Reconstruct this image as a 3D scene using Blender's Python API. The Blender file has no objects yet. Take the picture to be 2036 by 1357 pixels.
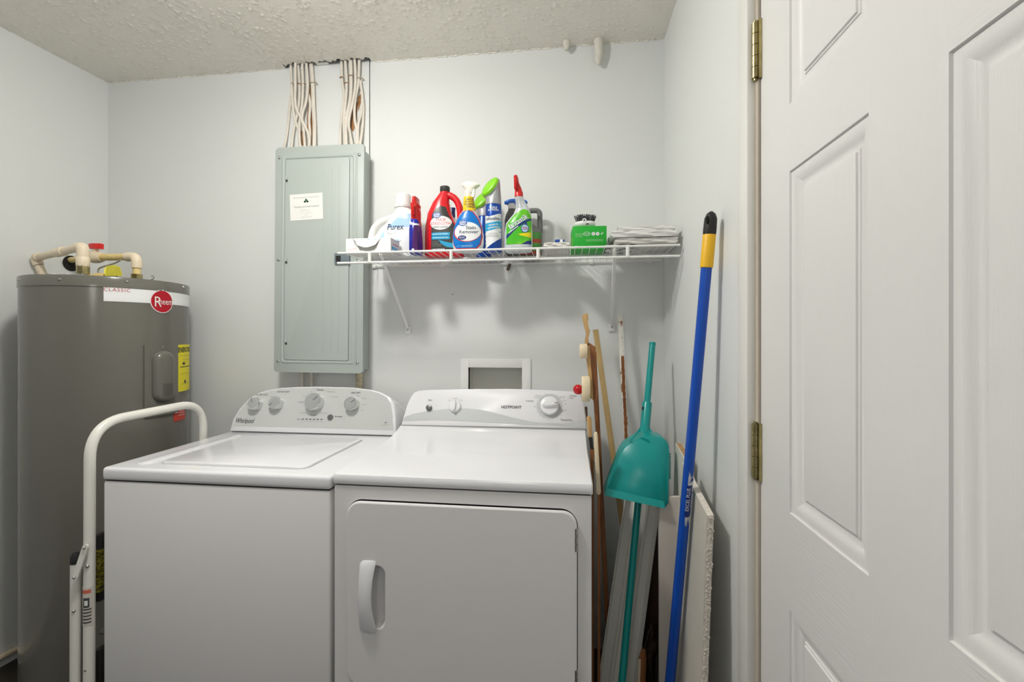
import bpy, bmesh, math, random
import numpy as np
from mathutils import Vector as V, Matrix as M
from mathutils.bvhtree import BVHTree
random.seed(7)
rng = np.random.default_rng(11)
PI = math.pi
S = bpy.context.scene
C = S.collection

# ------------------------------------------------------------------ camera
FPX = 905.0                      # focal length in pixels of the 2036 px wide frame
YAW = math.radians(7.18)         # view axis turned left of the back wall's normal
HOR = 669.0                      # horizon line
CAM = V((0.0, 0.0, 1.285))
cd = bpy.data.cameras.new('camera')
cam = bpy.data.objects.new('camera', cd); C.objects.link(cam)
cam.location = CAM
cam.rotation_euler = (PI/2, 0, YAW)
cd.sensor_width = 36; cd.lens = 36*FPX/2036
cd.shift_y = -(678.5-HOR)/2036
cd.clip_start = 0.02
S.camera = cam
# ------------------------------------------------------------------ light
S.view_settings.view_transform = 'Standard'
S.view_settings.look = 'None'
S.view_settings.gamma = 1.0
S.view_settings.use_curve_mapping = False
S.view_settings.exposure = 0.05
w = bpy.data.worlds.new('world'); S.world = w; w.use_nodes = True
bg = w.node_tree.nodes['Background']
bg.inputs[0].default_value = (0.96, 0.98, 1.0, 1); bg.inputs[1].default_value = 0.22
LAMP = (-0.82, 0.85)
ld = bpy.data.lights.new('ceiling_lamp_sides', 'POINT'); ld.energy = 21; ld.shadow_soft_size = 0.085
ld.color = (1.0, 0.985, 0.95)
lo = bpy.data.objects.new('ceiling_lamp_sides', ld); C.objects.link(lo); lo.location = (*LAMP, 2.385)
l2 = bpy.data.lights.new('ceiling_lamp_face', 'AREA'); l2.shape = 'DISK'; l2.size = 0.19; l2.energy = 7.9; l2.color = (1.0, 0.985, 0.95)
lo2 = bpy.data.objects.new('ceiling_lamp_face', l2); C.objects.link(lo2); lo2.location = (*LAMP, 2.40)
l3 = bpy.data.lights.new('front_fill_lamp', 'POINT'); l3.energy = 12.5; l3.shadow_soft_size = 0.22; l3.color = (1.0, 0.97, 0.93)  # unseen lamp added behind the camera to fill in the fronts
lo3 = bpy.data.objects.new('front_fill_lamp', l3); C.objects.link(lo3); lo3.location = (-0.45, -1.15, 1.75)

# ------------------------------------------------------------------ measuring helpers
cy, sy = math.cos(YAW), math.sin(YAW)
def ray(px, py):
    u = (px-1018)/FPX; v = (HOR-py)/FPX
    return V((-sy+u*cy, cy+u*sy, v))
def at(px, py, Y):
    d = ray(px, py); return CAM + d*(Y/d.y)
def atX(px, py, X):
    d = ray(px, py); return CAM + d*(X/d.x)
def atZ(px, py, Z):
    d = ray(px, py); return CAM + d*((Z-CAM.z)/d.z)
def hit(px, py, p0, n):
    d = ray(px, py); t = (p0-CAM).dot(n)/d.dot(n); return CAM + d*t

# ------------------------------------------------------------------ materials
def lin(c):
    c = c/255.0
    return c/12.92 if c <= 0.04045 else ((c+0.055)/1.055)**2.4
def col(r, g, b): return (lin(r), lin(g), lin(b), 1)
MATS = {}
def mat(name, c, rough=0.5, metal=0.0, bump=0.0, scale=60.0, var=0.0, stretch=None, coat=0.0, alpha=1.0, trans=0.0, spec=0.5, detail=3.0, c2=None, thr=None):
    if name in MATS: return MATS[name]
    m = bpy.data.materials.new(name); m.use_nodes = True
    nt = m.node_tree; b = nt.nodes['Principled BSDF']
    b.inputs['Base Color'].default_value = c
    b.inputs['Roughness'].default_value = rough
    b.inputs['Metallic'].default_value = metal
    b.inputs['Specular IOR Level'].default_value = spec
    b.inputs['Coat Weight'].default_value = coat
    b.inputs['Coat Roughness'].default_value = 0.08
    b.inputs['Alpha'].default_value = alpha
    b.inputs['Transmission Weight'].default_value = trans
    if bump or var or c2:
        tc = nt.nodes.new('ShaderNodeTexCoord'); mp = nt.nodes.new('ShaderNodeMapping')
        nt.links.new(tc.outputs['Object'], mp.inputs['Vector'])
        if stretch: mp.inputs['Scale'].default_value = stretch
        n = nt.nodes.new('ShaderNodeTexNoise'); n.inputs['Scale'].default_value = scale; n.inputs['Detail'].default_value = detail
        nt.links.new(mp.outputs[0], n.inputs['Vector'])
        if bump:
            bp = nt.nodes.new('ShaderNodeBump'); bp.inputs['Strength'].default_value = bump; bp.inputs['Distance'].default_value = 0.002
            nt.links.new(n.outputs['Fac'], bp.inputs['Height']); nt.links.new(bp.outputs[0], b.inputs['Normal'])
        if var or c2:
            r = nt.nodes.new('ShaderNodeValToRGB')
            if c2:
                t = thr or (0.45, 0.55)
                r.color_ramp.elements[0].position = t[0]; r.color_ramp.elements[1].position = t[1]
                r.color_ramp.elements[0].color = c; r.color_ramp.elements[1].color = c2
            else:
                r.color_ramp.elements[0].position = 0.3; r.color_ramp.elements[1].position = 0.7
                r.color_ramp.elements[0].color = tuple(x*(1-var) for x in c[:3])+(1,)
                r.color_ramp.elements[1].color = tuple(min(1, x*(1+var)) for x in c[:3])+(1,)
            nt.links.new(n.outputs['Fac'], r.inputs[0]); nt.links.new(r.outputs[0], b.inputs['Base Color'])
    MATS[name] = m
    return m

m_wall = mat('wall_paint', col(229, 231, 229), 0.55, bump=0.12, scale=220, var=0.012)
m_ceil = mat('popcorn_ceiling', col(242, 238, 228), 0.42, bump=0.7, scale=380, var=0.05)
m_floor = mat('dark_floor', col(52, 46, 40), 0.5, var=0.2, scale=6)
m_dark = mat('dark_cavity', col(34, 30, 26), 0.9)
m_trim = mat('white_trim', col(232, 231, 226), 0.38, bump=0.06, scale=90)
m_jamb = mat('beige_jamb', col(200, 190, 174), 0.5, var=0.08, scale=14, stretch=(1, 1, 0.2), bump=0.1)
m_doorv = mat('door_paint_vertical_grain', col(234, 233, 231), 0.36, bump=0.22, scale=420, stretch=(1, 1, 0.03), detail=5)
m_doorh = mat('door_paint_horizontal_grain', col(234, 233, 231), 0.36, bump=0.22, scale=420, stretch=(1, 0.03, 1), detail=5)
m_brass = mat('brass', col(168, 156, 112), 0.3, metal=1.0, var=0.25, scale=40)
m_app = mat('appliance_white', col(234, 234, 237), 0.2, coat=0.3)
m_appf = mat('appliance_cabinet_white', col(231, 229, 229), 0.3, bump=0.03, scale=700)
m_gap = mat('gap_dark', col(40, 38, 36), 0.7)
m_cons = mat('console_silver', col(196, 198, 196), 0.34)
m_swoosh = mat('console_grey_print', col(194, 197, 198), 0.3)
m_ink = mat('ink_dark_grey', col(70, 72, 74), 0.5)
m_inkl = mat('ink_light_grey', col(150, 150, 150), 0.5)
m_chrome = mat('chrome', col(222, 224, 223), 0.14, metal=0.9)
m_knobface = mat('brushed_knob_face', col(196, 198, 198), 0.34, metal=0.65)
m_button = mat('grey_button', col(96, 98, 98), 0.3)
m_steel = mat('zinc_steel', col(190, 190, 186), 0.35, metal=1.0)
m_panel = mat('panel_grey_enamel', col(178, 186, 181), 0.42, bump=0.03, scale=500)
m_tank = mat('tank_grey_enamel', col(108, 106, 98), 0.17, bump=0.02, scale=300)
m_cpvc = mat('cpvc_cream', col(236, 220, 192), 0.4, var=0.05, scale=25)
m_cpvcy = mat('cpvc_glue_stained', col(232, 208, 140), 0.4, var=0.08, scale=40)
m_red = mat('red_plastic', col(214, 34, 32), 0.3)
m_wire = mat('white_vinyl_wire', col(240, 240, 236), 0.35)
m_cable = mat('painted_cable', col(226, 219, 207), 0.6, var=0.06, scale=30, bump=0.1)
m_brown = mat('torn_brown_paper', col(160, 116, 76), 0.9, var=0.25, scale=60)
m_white = mat('white_plastic', col(240, 240, 238), 0.35)
m_paper = mat('white_paper', col(238, 238, 232), 0.7)
m_ladder = mat('ladder_white_enamel', col(232, 230, 222), 0.3)
m_black = mat('black_plastic', col(28, 28, 28), 0.5)
m_yellow = mat('yellow_label', col(236, 222, 24), 0.5)

# ------------------------------------------------------------------ object helpers
W = {}
def thing(name, label, cat, loc=(0, 0, 0), rotz=0.0, group=None, rot=None):
    o = bpy.data.objects.new(name, None); C.objects.link(o)
    o.empty_display_size = 0.05
    o.location = loc; o.rotation_euler = rot or (0, 0, rotz)
    W[o.name] = M.Translation(V(loc)) @ o.rotation_euler.to_matrix().to_4x4()
    o['label'] = label; o['category'] = cat
    if group: o['group'] = group
    return o
def tag(o, label, cat, group=None):
    o['label'] = label; o['category'] = cat
    if group: o['group'] = group
    return o
def mk(name, b, mt, parent=None, local=False, smooth=38, label=None, kind=None, recalc=True):
    """link one mesh; geometry is authored in world space unless local"""
    bm = b.bm if isinstance(b, B) else b
    if recalc: bmesh.ops.recalc_face_normals(bm, faces=bm.faces[:])
    if parent is not None and not local: bm.transform(W[parent.name].inverted())
    me = bpy.data.meshes.new(name); bm.to_mesh(me); bm.free()
    for q in (mt if isinstance(mt, (list, tuple)) else [mt]): me.materials.append(q)
    if smooth:
        me.polygons.foreach_set('use_smooth', [True]*len(me.polygons))
        me.set_sharp_from_angle(angle=math.radians(smooth))
    o = bpy.data.objects.new(name, me); C.objects.link(o)
    W[o.name] = W[parent.name] if parent is not None else M.Identity(4)
    if parent is not None: o.parent = parent
    if label: o['label'] = label
    if kind: o['kind'] = kind
    return o
def rebase(o, loc):
    """move a one-mesh thing's origin to loc"""
    o.data.transform(M.Translation(-V(loc))); o.location = loc; W[o.name] = M.Translation(V(loc)); return o

def catmull(pts, n=6):
    pts = [V(p) for p in pts]
    if len(pts) < 3: return pts
    P = [pts[0]*2-pts[1]] + pts + [pts[-1]*2-pts[-2]]
    out = []
    for i in range(1, len(P)-2):
        a, b, c, d = P[i-1], P[i], P[i+1], P[i+2]
        for k in range(n):
            t = k/n
            out.append(0.5*((2*b)+(c-a)*t+(2*a-5*b+4*c-d)*t*t+(3*b-a-3*c+d)*t**3))
    out.append(pts[-1]); return out
def arc_path(pts, rad, n=8):
    """polyline with rounded corners of radius rad"""
    pts = [V(p) for p in pts]; out = [pts[0]]
    for i in range(1, len(pts)-1):
        a, b, c = pts[i-1], pts[i], pts[i+1]
        u = (a-b).normalized(); v = (c-b).normalized()
        ang = u.angle(v); t = min(rad/math.tan(ang/2), (a-b).length*0.49, (c-b).length*0.49)
        p, q = b+u*t, b+v*t
        for k in range(n+1):
            s = k/n; out.append(p*(1-s)**2 + b*2*s*(1-s) + q*s*s)
    out.append(pts[-1]); return out
def rrect(w, h, r, n=5, cx=0, cy_=0):
    out = []
    for sx, sy_, a0 in ((1, -1, -90), (1, 1, 0), (-1, 1, 90), (-1, -1, 180)):
        for k in range(n+1):
            a = math.radians(a0+90*k/n)
            out.append((cx+sx*(w/2-r)+r*math.cos(a), cy_+sy_*(h/2-r)+r*math.sin(a)))
    return out
def ell(rx, ry, n=28, cx=0, cy_=0, rot=0):
    o = []
    for k in range(n):
        a = 2*PI*k/n; x = rx*math.cos(a); y = ry*math.sin(a)
        o.append((cx+x*math.cos(rot)-y*math.sin(rot), cy_+x*math.sin(rot)+y*math.cos(rot)))
    return o
def basis(o, ex, ey, ez):
    m = M.Identity(4)
    for i in range(3):
        m[i][0] = ex[i]; m[i][1] = ey[i]; m[i][2] = ez[i]; m[i][3] = o[i]
    return m

class B:
    def __init__(s): s.bm = bmesh.new()
    def box(s, c, size, bev=0.0, seg=2, rot=None):
        r = bmesh.ops.create_cube(s.bm, size=1.0); vs = r['verts']
        m = M.Translation(V(c)) @ (rot.to_4x4() if rot is not None else M.Identity(4)) @ M.Diagonal((*size, 1))
        bmesh.ops.transform(s.bm, matrix=m, verts=vs)
        if bev:
            es = list({e for v in vs for e in v.link_edges})
            bmesh.ops.bevel(s.bm, geom=es, offset=bev, segments=seg, profile=0.5, affect='EDGES', clamp_overlap=True)
        return s
    def span(s, p, q, bev=0.0, seg=2):
        p, q = V(p), V(q); return s.box((p+q)/2, [abs(q[i]-p[i]) for i in range(3)], bev, seg)
    def rings(s, rings, cap=True, closed=False):
        bm = s.bm; vr = [[bm.verts.new(p) for p in r] for r in rings]
        n = len(vr[0]); L = len(vr)
        for i in range(L if closed else L-1):
            a, b = vr[i], vr[(i+1) % L]
            for k in range(n):
                try: bm.faces.new((a[k], a[(k+1) % n], b[(k+1) % n], b[k]))
                except ValueError: pass
        if cap and not closed:
            bm.faces.new(vr[0][::-1]); bm.faces.new(vr[-1])
        return s
    def tube(s, pts, r, n=10, flat=1.0, cap=True):
        pts = [V(p) for p in pts]; L = len(pts)
        rs = r if isinstance(r, (list, tuple)) else [r]*L
        t0 = (pts[1]-pts[0]).normalized()
        up = V((0, 0, 1)) if abs(t0.z) < 0.9 else V((0, 1, 0))
        x = t0.cross(up).normalized(); out = []
        for i in range(L):
            t = ((pts[min(i+1, L-1)]-pts[max(i-1, 0)])).normalized()
            x = (x - t*x.dot(t)).normalized(); y = t.cross(x)
            out.append([pts[i]+(x*math.cos(2*PI*k/n)+y*math.sin(2*PI*k/n)*flat)*rs[i] for k in range(n)])
        return s.rings(out, cap)
    def cyl(s, p, q, r, r2=None, n=24): return s.tube([p, q], [r, r if r2 is None else r2], n)
    def lathe(s, prof, mtx=None, n=32, cap=True):
        mtx = mtx or M.Identity(4)
        return s.rings([[mtx @ V((max(r, 1e-5)*math.cos(2*PI*k/n), max(r, 1e-5)*math.sin(2*PI*k/n), z)) for k in range(n)] for r, z in prof], cap)
    def ball(s, c, r, u=20, v=12, sc=(1, 1, 1), mtx=None):
        m = (mtx or M.Identity(4)) @ M.Translation(V(c)) @ M.Diagonal((*sc, 1))
        bmesh.ops.create_uvsphere(s.bm, u_segments=u, v_segments=v, radius=r, matrix=m); return s
    def prism(s, poly, d, mtx=None, bev=0.0, seg=2, d0=0.0):
        """poly in local xy, extruded local z from d0 to d"""
        mtx = mtx or M.Identity(4); bm = s.bm
        a = [bm.verts.new(mtx @ V((x, y, d0))) for x, y in poly]; b = [bm.verts.new(mtx @ V((x, y, d))) for x, y in poly]
        n = len(poly); bm.faces.new(a[::-1]); top = bm.faces.new(b)
        for k in range(n): bm.faces.new((a[k], a[(k+1) % n], b[(k+1) % n], b[k]))
        if bev:
            bmesh.ops.bevel(bm, geom=list(top.edges), offset=bev, segments=seg, profile=0.5, affect='EDGES', clamp_overlap=True)
        return s
    def loft(s, secs, n=64, mtx=None, cap=True):
        """secs: (z, x0, x1, half depth, exponent[, y centre])"""
        mtx = mtx or M.Identity(4); out = []; n = max(n, 56)
        for q in secs:
            z, x0, x1, hd, e = q[:5]; yc = q[5] if len(q) > 5 else 0
            cx, hw = (x0+x1)/2, (x1-x0)/2; r = []
            for k in range(n):
                a = 2*PI*k/n; c_, s_ = math.cos(a), math.sin(a)
                r.append(mtx @ V((cx+hw*math.copysign(abs(c_)**(2/e), c_), yc+hd*math.copysign(abs(s_)**(2/e), s_), z)))
            out.append(r)
        return s.rings(out, cap)
    def torus(s, c, R, r, mtx=None, n=24, k=8, a0=0, a1=2*PI):
        mtx = mtx or M.Identity(4)
        full = abs(a1-a0-2*PI) < 1e-4; L = n if full else n+1; out = []
        for i in range(L):
            a = a0+(a1-a0)*i/n
            out.append([mtx @ (V(c)+V(((R+r*math.cos(2*PI*j/k))*math.cos(a), (R+r*math.cos(2*PI*j/k))*math.sin(a), r*math.sin(2*PI*j/k)))) for j in range(k)])
        return s.rings(out, not full, full)
    def jitter(s, amp):
        for v in s.bm.verts: v.co += V((random.uniform(-1, 1), random.uniform(-1, 1), random.uniform(-1, 1)))*amp
        return s

# flat print ---------------------------------------------------------------
def text_bm(s, size, bold=0.0, shear=0.0, spacing=1.0, xs=1.0, align='CENTER'):
    cu = bpy.data.curves.new('t', 'FONT'); cu.body = s; cu.size = size; cu.align_x = align; cu.align_y = 'CENTER'
    if 'M' in s or s[:2] == 'WA': bold = 0.0          # offsetting breaks these glyphs
    cu.offset = bold*size; cu.shear = shear; cu.space_character = spacing; cu.resolution_u = 3
    o = bpy.data.objects.new('t', cu); C.objects.link(o)
    dg = bpy.context.evaluated_depsgraph_get(); dg.update()
    me = bpy.data.meshes.new_from_object(o.evaluated_get(dg)); bm = bmesh.new(); bm.from_mesh(me)
    bpy.data.objects.remove(o); bpy.data.curves.remove(cu); bpy.data.meshes.remove(me)
    for v in bm.verts: v.co.x *= xs; v.co.z = 0
    bmesh.ops.remove_doubles(bm, verts=bm.verts, dist=1e-6)
    return bm
def poly_bm(polys):
    bm = bmesh.new()
    for p in polys: bm.faces.new([bm.verts.new((x, y, 0)) for x, y in p])
    return bm
def refine(bm, L):
    bmesh.ops.triangulate(bm, faces=bm.faces[:])
    for _ in range(5):
        es = [e for e in bm.edges if e.calc_length() > L]
        if not es: break
        bmesh.ops.subdivide_edges(bm, edges=es, cuts=1, use_grid_fill=False)
        bmesh.ops.triangulate(bm, faces=[f for f in bm.faces if len(f.verts) > 3])
def print_flat(name, bm, mtx, mt, parent, off=0.0006):
    for v in bm.verts: v.co = mtx @ V((v.co.x, v.co.y, off))
    return mk(name, bm, mt, parent, smooth=0, recalc=False)
def print_on(name, bm, x, z, bvh, mt, parent, off=0.0005, rot=0.0, L=0.0045):
    """project flat art (local xy) on a local mesh seen from -Y"""
    c, s_ = math.cos(rot), math.sin(rot); refine(bm, L); dead = []
    for v in bm.verts:
        X = x+v.co.x*c-v.co.y*s_; Z = z+v.co.x*s_+v.co.y*c
        h = bvh.ray_cast(V((X, -1, Z)), V((0, 1, 0)))
        if h[0] is None: dead.append(v); v.co = V((X, 0, Z))
        else: v.co = h[0]+h[1]*off*(1 if h[1].y < 0 else -1)
    if dead: bmesh.ops.delete(bm, geom=dead, context='VERTS')
    return mk(name, bm, mt, parent, local=True, smooth=60, recalc=False)
def bvh_of(b):
    bmesh.ops.triangulate(b.bm, faces=[f for f in b.bm.faces if len(f.verts) == 4]); return BVHTree.FromBMesh(b.bm)
def dashes(rows, h=0.0011):
    """illegible fine print: rows of (x0, x1, y)"""
    out = []
    for x0, x1, y in rows:
        x = x0
        while x < x1:
            wd = random.uniform(0.002, 0.006); out.append([(x, y-h/2), (min(x+wd, x1), y-h/2), (min(x+wd, x1), y+h/2), (x, y+h/2)]); x += wd+0.0012
    return poly_bm(out)

# ================================================================== SETTING
YB = 1.90; XR = 0.38; ZC = 2.487; YN = -1.3
def XL(y): return -2.168-(YB-y)*0.053
def struct(o, label=None):
    o['kind'] = 'structure'
    if label: o['label'] = label
    return o
fl = struct(mk('floor', B().span((-2.6, YN, -0.05), (0.6, 2.1, 0)), m_floor))

# back wall: a sheet with real openings (recessed box, crack beside the panel)
pc = at(735, 200, YB).x
rx0, rx1 = at(931, 740, YB).x, at(1039, 740, YB).x
rz1 = at(985, 730.5, YB).z; rz0 = rz1-0.17
crz = at(737, 480, YB).z
holes = [(rx0, rx1, rz0, rz1), (pc-0.0022, pc+0.0022, crz, ZC+0.02)]
xs = sorted({XL(YB), XR, rx0, rx1, pc-0.0022, pc+0.0022}); zs = sorted({0, ZC+0.02, rz0, rz1, crz})
b = B(); vv = {}
def gv(x, z):
    if (x, z) not in vv: vv[(x, z)] = b.bm.verts.new((x, YB, z))
    return vv[(x, z)]
for i in range(len(xs)-1):
    for j in range(len(zs)-1):
        cx, cz = (xs[i]+xs[i+1])/2, (zs[j]+zs[j+1])/2
        if any(h[0] < cx < h[1] and h[2] < cz < h[3] for h in holes): continue
        b.bm.faces.new((gv(xs[i], zs[j]), gv(xs[i+1], zs[j]), gv(xs[i+1], zs[j+1]), gv(xs[i], zs[j+1])))
ex = bmesh.ops.extrude_face_region(b.bm, geom=b.bm.faces[:])
bmesh.ops.translate(b.bm, verts=[g for g in ex['geom'] if isinstance(g, bmesh.types.BMVert)], vec=(0, 0.03, 0))
wb = struct(mk('wall_back', b, m_wall, smooth=0))
cav = mk('wall_cavity', B().span((pc-0.05, YB+0.032, crz-0.05), (pc+0.05, YB+0.05, ZC+0.02)), m_dark, wb, smooth=0)
# brown torn paper behind the cables
for pts in ([(610, 235), (618, 160), (621, 235), (624, 288), (612, 290)], [(700, 215), (712, 200), (707, 250), (702, 262), (696, 255)], [(711, 195), (718, 185), (717, 205), (712, 222)], [(598, 262), (606, 255), (608, 289), (599, 289)]):
    q = [at(x, y, YB-0.0015) for x, y in pts]
    bb = B(); bb.bm.faces.new([bb.bm.verts.new(p) for p in q])
    e = bmesh.ops.extrude_face_region(bb.bm, geom=bb.bm.faces[:]); bmesh.ops.translate(bb.bm, verts=[g for g in e['geom'] if isinstance(g, bmesh.types.BMVert)], vec=(0, 0.0012, 0))
    mk('torn_paper', bb, m_brown, wb, smooth=0, label='brown torn wallboard paper')
# nail hole
p = at(900, 586, YB); mk('nail_hole', B().cyl(p+V((0, -0.0012, 0)), p, 0.002, n=10), m_gap, wb)

b = B(); b.bm.faces.new([b.bm.verts.new(p) for p in ((XL(YB), YB, 0), (XL(YN), YN, 0), (XL(YN), YN, ZC+0.02), (XL(YB), YB, ZC+0.02))])
e = bmesh.ops.extrude_face_region(b.bm, geom=b.bm.faces[:]); bmesh.ops.translate(b.bm, verts=[g for g in e['geom'] if isinstance(g, bmesh.types.BMVert)], vec=(-0.04, 0, 0))
wl = struct(mk('wall_left', b, m_wall, smooth=0))
# round hole where the cold pipe comes out of the left wall
DY0, DY1, DZ = 0.972, 0.190, 2.035        # door: hinge edge, latch edge, top
b = B()
b.span((XR, DY0+0.03, 0), (XR+0.09, YB+0.03, ZC+0.02)); b.span((XR, DY1-0.03, DZ+0.03), (XR+0.09, DY0+0.03, ZC+0.02)); b.span((XR, YN, 0), (XR+0.09, DY1-0.03, ZC+0.02))
wr = struct(mk('wall_right', b, m_wall, smooth=0))

# ceiling: sprayed popcorn as real relief, open above the cables
cx0, cx1 = at(571, 130, YB).x, at(739, 125, YB).x
st = 0.0045
gx = np.arange(-2.36, XR+st, st); gy = np.arange(0.25, YB+0.004, st)
H = np.zeros((len(gx), len(gy)))
n_b = 20000
bx = rng.uniform(gx[0], gx[-1], n_b); by = rng.uniform(gy[0], gy[-1], n_b); br = rng.uniform(0.0035, 0.0065, n_b); bh = 0.0005+0.0046*rng.random(n_b)**3
for x, y, r, h in zip(bx, by, br, bh):
    i0, i1 = max(0, int((x-r-gx[0])/st)), min(len(gx)-1, int((x+r-gx[0])/st)+1); j0, j1 = max(0, int((y-r-gy[0])/st)), min(len(gy)-1, int((y+r-gy[0])/st)+1)
    d2 = ((gx[i0:i1+1, None]-x)**2+(gy[None, j0:j1+1]-y)**2)/(r*r)
    H[i0:i1+1, j0:j1+1] = np.maximum(H[i0:i1+1, j0:j1+1], h*np.clip(1-d2, 0, 1))
H += rng.uniform(0, 0.0003, H.shape)
XX, YY = np.meshgrid(gx, gy, indexing='ij'); YY[:, -1] = YB+0.004
co = np.stack([XX, YY, ZC-H], -1).reshape(-1, 3)
I = np.arange(len(gx)*len(gy)).reshape(len(gx), len(gy))
q = np.stack([I[:-1, :-1], I[:-1, 1:], I[1:, 1:], I[1:, :-1]], -1).reshape(-1, 4)
cen = co[q].mean(1)
edge = YB-0.030+0.006*np.sin(cen[:, 0]*90)+0.004*np.sin(cen[:, 0]*210)
keep = ~((cen[:, 0] > cx0) & (cen[:, 0] < cx1) & (cen[:, 1] > edge))
q = q[keep]
me = bpy.data.meshes.new('ceiling')
me.from_pydata(co.tolist(), [], q.tolist()); me.materials.append(m_ceil); me.polygons.foreach_set('use_smooth', [True]*len(me.polygons))
ce = bpy.data.objects.new('ceiling', me); C.objects.link(ce); W['ceiling'] = M.Identity(4); struct(ce)
mk('ceiling_slab', B().span((-2.45, YN, ZC), (XR+0.09, 0.252, ZC+0.04)), m_ceil, ce, smooth=0)
mk('ceiling_backing', B().span((-2.45, 0.252, ZC+0.05), (XR+0.09, YB+0.09, ZC+0.07)), m_dark, ce, smooth=0)
p = at(915, 0, YB)
b = B().span((at(632, 120, YB).x, YB-0.02, ZC+0.001), (at(655, 120, YB).x, YB-0.004, ZC+0.01)); mk('ceiling_scrap', b, m_paper, ce, smooth=0)
# rough caulk beads where the ceiling spray meets the back wall
b = B(); x = XL(YB)+0.01
while x < XR-0.01:
    if not (cx0-0.01 < x < cx1+0.01):
        r = random.uniform(0.002, 0.0055); b.ball((x, YB-random.uniform(0, 0.003), ZC-random.uniform(0, 0.004)), r, 6, 4, (1.6, 0.7, 0.8))
    x += random.uniform(0.004, 0.013)
mk('spray_edge', b, m_ceil, ce, kind='stuff')

# ------------------------------------------------------------------ door in the right wall, hinged at its far edge
dr = struct(thing('door_1', 'white six panel moulded door closed in the right wall', 'door', (XR+0.003, (DY0+DY1)/2, 0)))
del dr['category']
XF = XR+0.003
yc = [DY0, 0.853, 0.640, 0.515, 0.302, DY1]
zc = [0.008, 0.245, 0.805, 0.975, 1.574, 1.692, 1.912, DZ]
b = B(); vv = {}
def dv(y, z):
    if (y, z) not in vv: vv[(y, z)] = b.bm.verts.new((XF, y, z))
    return vv[(y, z)]
for i in range(5):
    for j in range(7):
        if i in (1, 3) and j in (1, 3, 5): continue
        f = b.bm.faces.new((dv(yc[i], zc[j]), dv(yc[i+1], zc[j]), dv(yc[i+1], zc[j+1]), dv(yc[i], zc[j+1])))
        f.material_index = 1 if i in (1, 3) else 0
e = [x for x in b.bm.edges if x.is_boundary and (abs(x.verts[0].co.y-DY0) < 1e-6 and abs(x.verts[1].co.y-DY0) < 1e-6 or abs(x.verts[0].co.y-DY1) < 1e-6 and abs(x.verts[1].co.y-DY1) < 1e-6 or abs(x.verts[0].co.z-DZ) < 1e-6 and abs(x.verts[1].co.z-DZ) < 1e-6)]
r = bmesh.ops.extrude_edge_only(b.bm, edges=e); bmesh.ops.translate(b.bm, verts=[g for g in r['geom'] if isinstance(g, bmesh.types.BMVert)], vec=(0.035, 0, 0))
bmesh.ops.recalc_face_normals(b.bm, faces=b.bm.faces[:])
mk('door_frame', b, [m_doorv, m_doorh], dr, smooth=30)
prof = [(0, 0), (0.0012, 0.0034), (0.006, 0.0030), (0.013, 0.0042), (0.022, 0.0086), (0.028, 0.0108), (0.0325, 0.0112), (0.0335, 0.0092), (0.0365, 0.0090), (0.0375, 0.0062), (0.062, 0.0040)]
for i in (1, 3):
    for j in (1, 3, 5):
        b = B(); rr = []
        for d, dep in prof:
            y0, y1, z0, z1 = yc[i]-d, yc[i+1]+d, zc[j]+d, zc[j+1]-d
            rr.append([V((XF+dep, y0, z0)), V((XF+dep, y1, z0)), V((XF+dep, y1, z1)), V((XF+dep, y0, z1))])
        b.rings(rr, cap=False); b.bm.verts.ensure_lookup_table(); b.bm.faces.new(b.bm.verts[-4:])
        mk('door_panel', b, m_doorv, dr, smooth=24)
mk('door_core', B().span((XF+0.02, DY0-0.004, 0.01), (XF+0.035, DY1+0.004, DZ-0.004)), m_doorv, dr, smooth=0)
# hinges
for y0, y1 in ((47, 157), (843, 950)):
    z1, z0 = atX(1503, y0, XR-0.004).z, atX(1503, y1, XR-0.004).z
    yk = DY0+0.0065; xk = XR-0.005
    hb = B(); n = 5; hh = (z1-z0)/n
    for k in range(n): hb.cyl((xk, yk, z0+k*hh+0.0007), (xk, yk, z0+(k+1)*hh-0.0007), 0.0075, n=14)
    hb.cyl((xk, yk, z0-0.004), (xk, yk, z1+0.004), 0.0045, n=10)
    h = mk('hinge', hb, m_brass, dr, label='brass butt hinge')
    mk('hinge_leaf', B().span((xk+0.002, DY0-0.006, z0-0.004), (xk+0.0075, DY0+0.001, z1+0.002)), m_brass, h)
# casing and jamb
j = B().span((XR-0.002, DY0+0.0025, 0), (XR+0.075, DY0+0.024, DZ+0.012)); j.span((XR-0.002, DY1-0.022, 0), (XR+0.075, DY1-0.0025, DZ+0.012)); j.span((XR-0.002, DY1-0.022, DZ+0.004), (XR+0.075, DY0+0.024, DZ+0.022))
struct(mk('trim_2', j, m_jamb), 'beige scuffed door jamb edge')
cs = B(); c0 = DY0+0.0145
cs.span((XR-0.0185, c0, 0), (XR, c0+0.055, DZ+0.07), 0.003); cs.span((XR-0.0185, DY1-0.07, 0), (XR, DY1-0.0145, DZ+0.07), 0.003); cs.span((XR-0.018, DY1-0.014, DZ+0.0145), (XR, DY0+0.014, DZ+0.07), 0.003)
struct(mk('trim_1', cs, m_trim), 'white door casing around the panelled door')

# ================================================================== WASHER
WX0, WX1, WY, WZ = -1.331, -0.634, 1.147, 0.909
wa = thing('washing_machine', 'white top loading washing machine with silver knobs on its arched console', 'washing machine', ((WX0+WX1)/2, 1.45, 0))
mk('cabinet', B().span((WX0+0.003, WY+0.003, 0.03), (WX1-0.003, 1.79, WZ-0.0405), 0.006, 3), m_appf, wa)
mk('plinth', B().span((WX0+0.03, WY+0.04, 0.0), (WX1-0.03, 1.75, 0.035)), m_gap, wa)
mk('top_gap', B().span((WX0+0.008, WY+0.008, WZ-0.045), (WX1-0.008, 1.78, WZ-0.034)), m_gap, wa)
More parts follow.
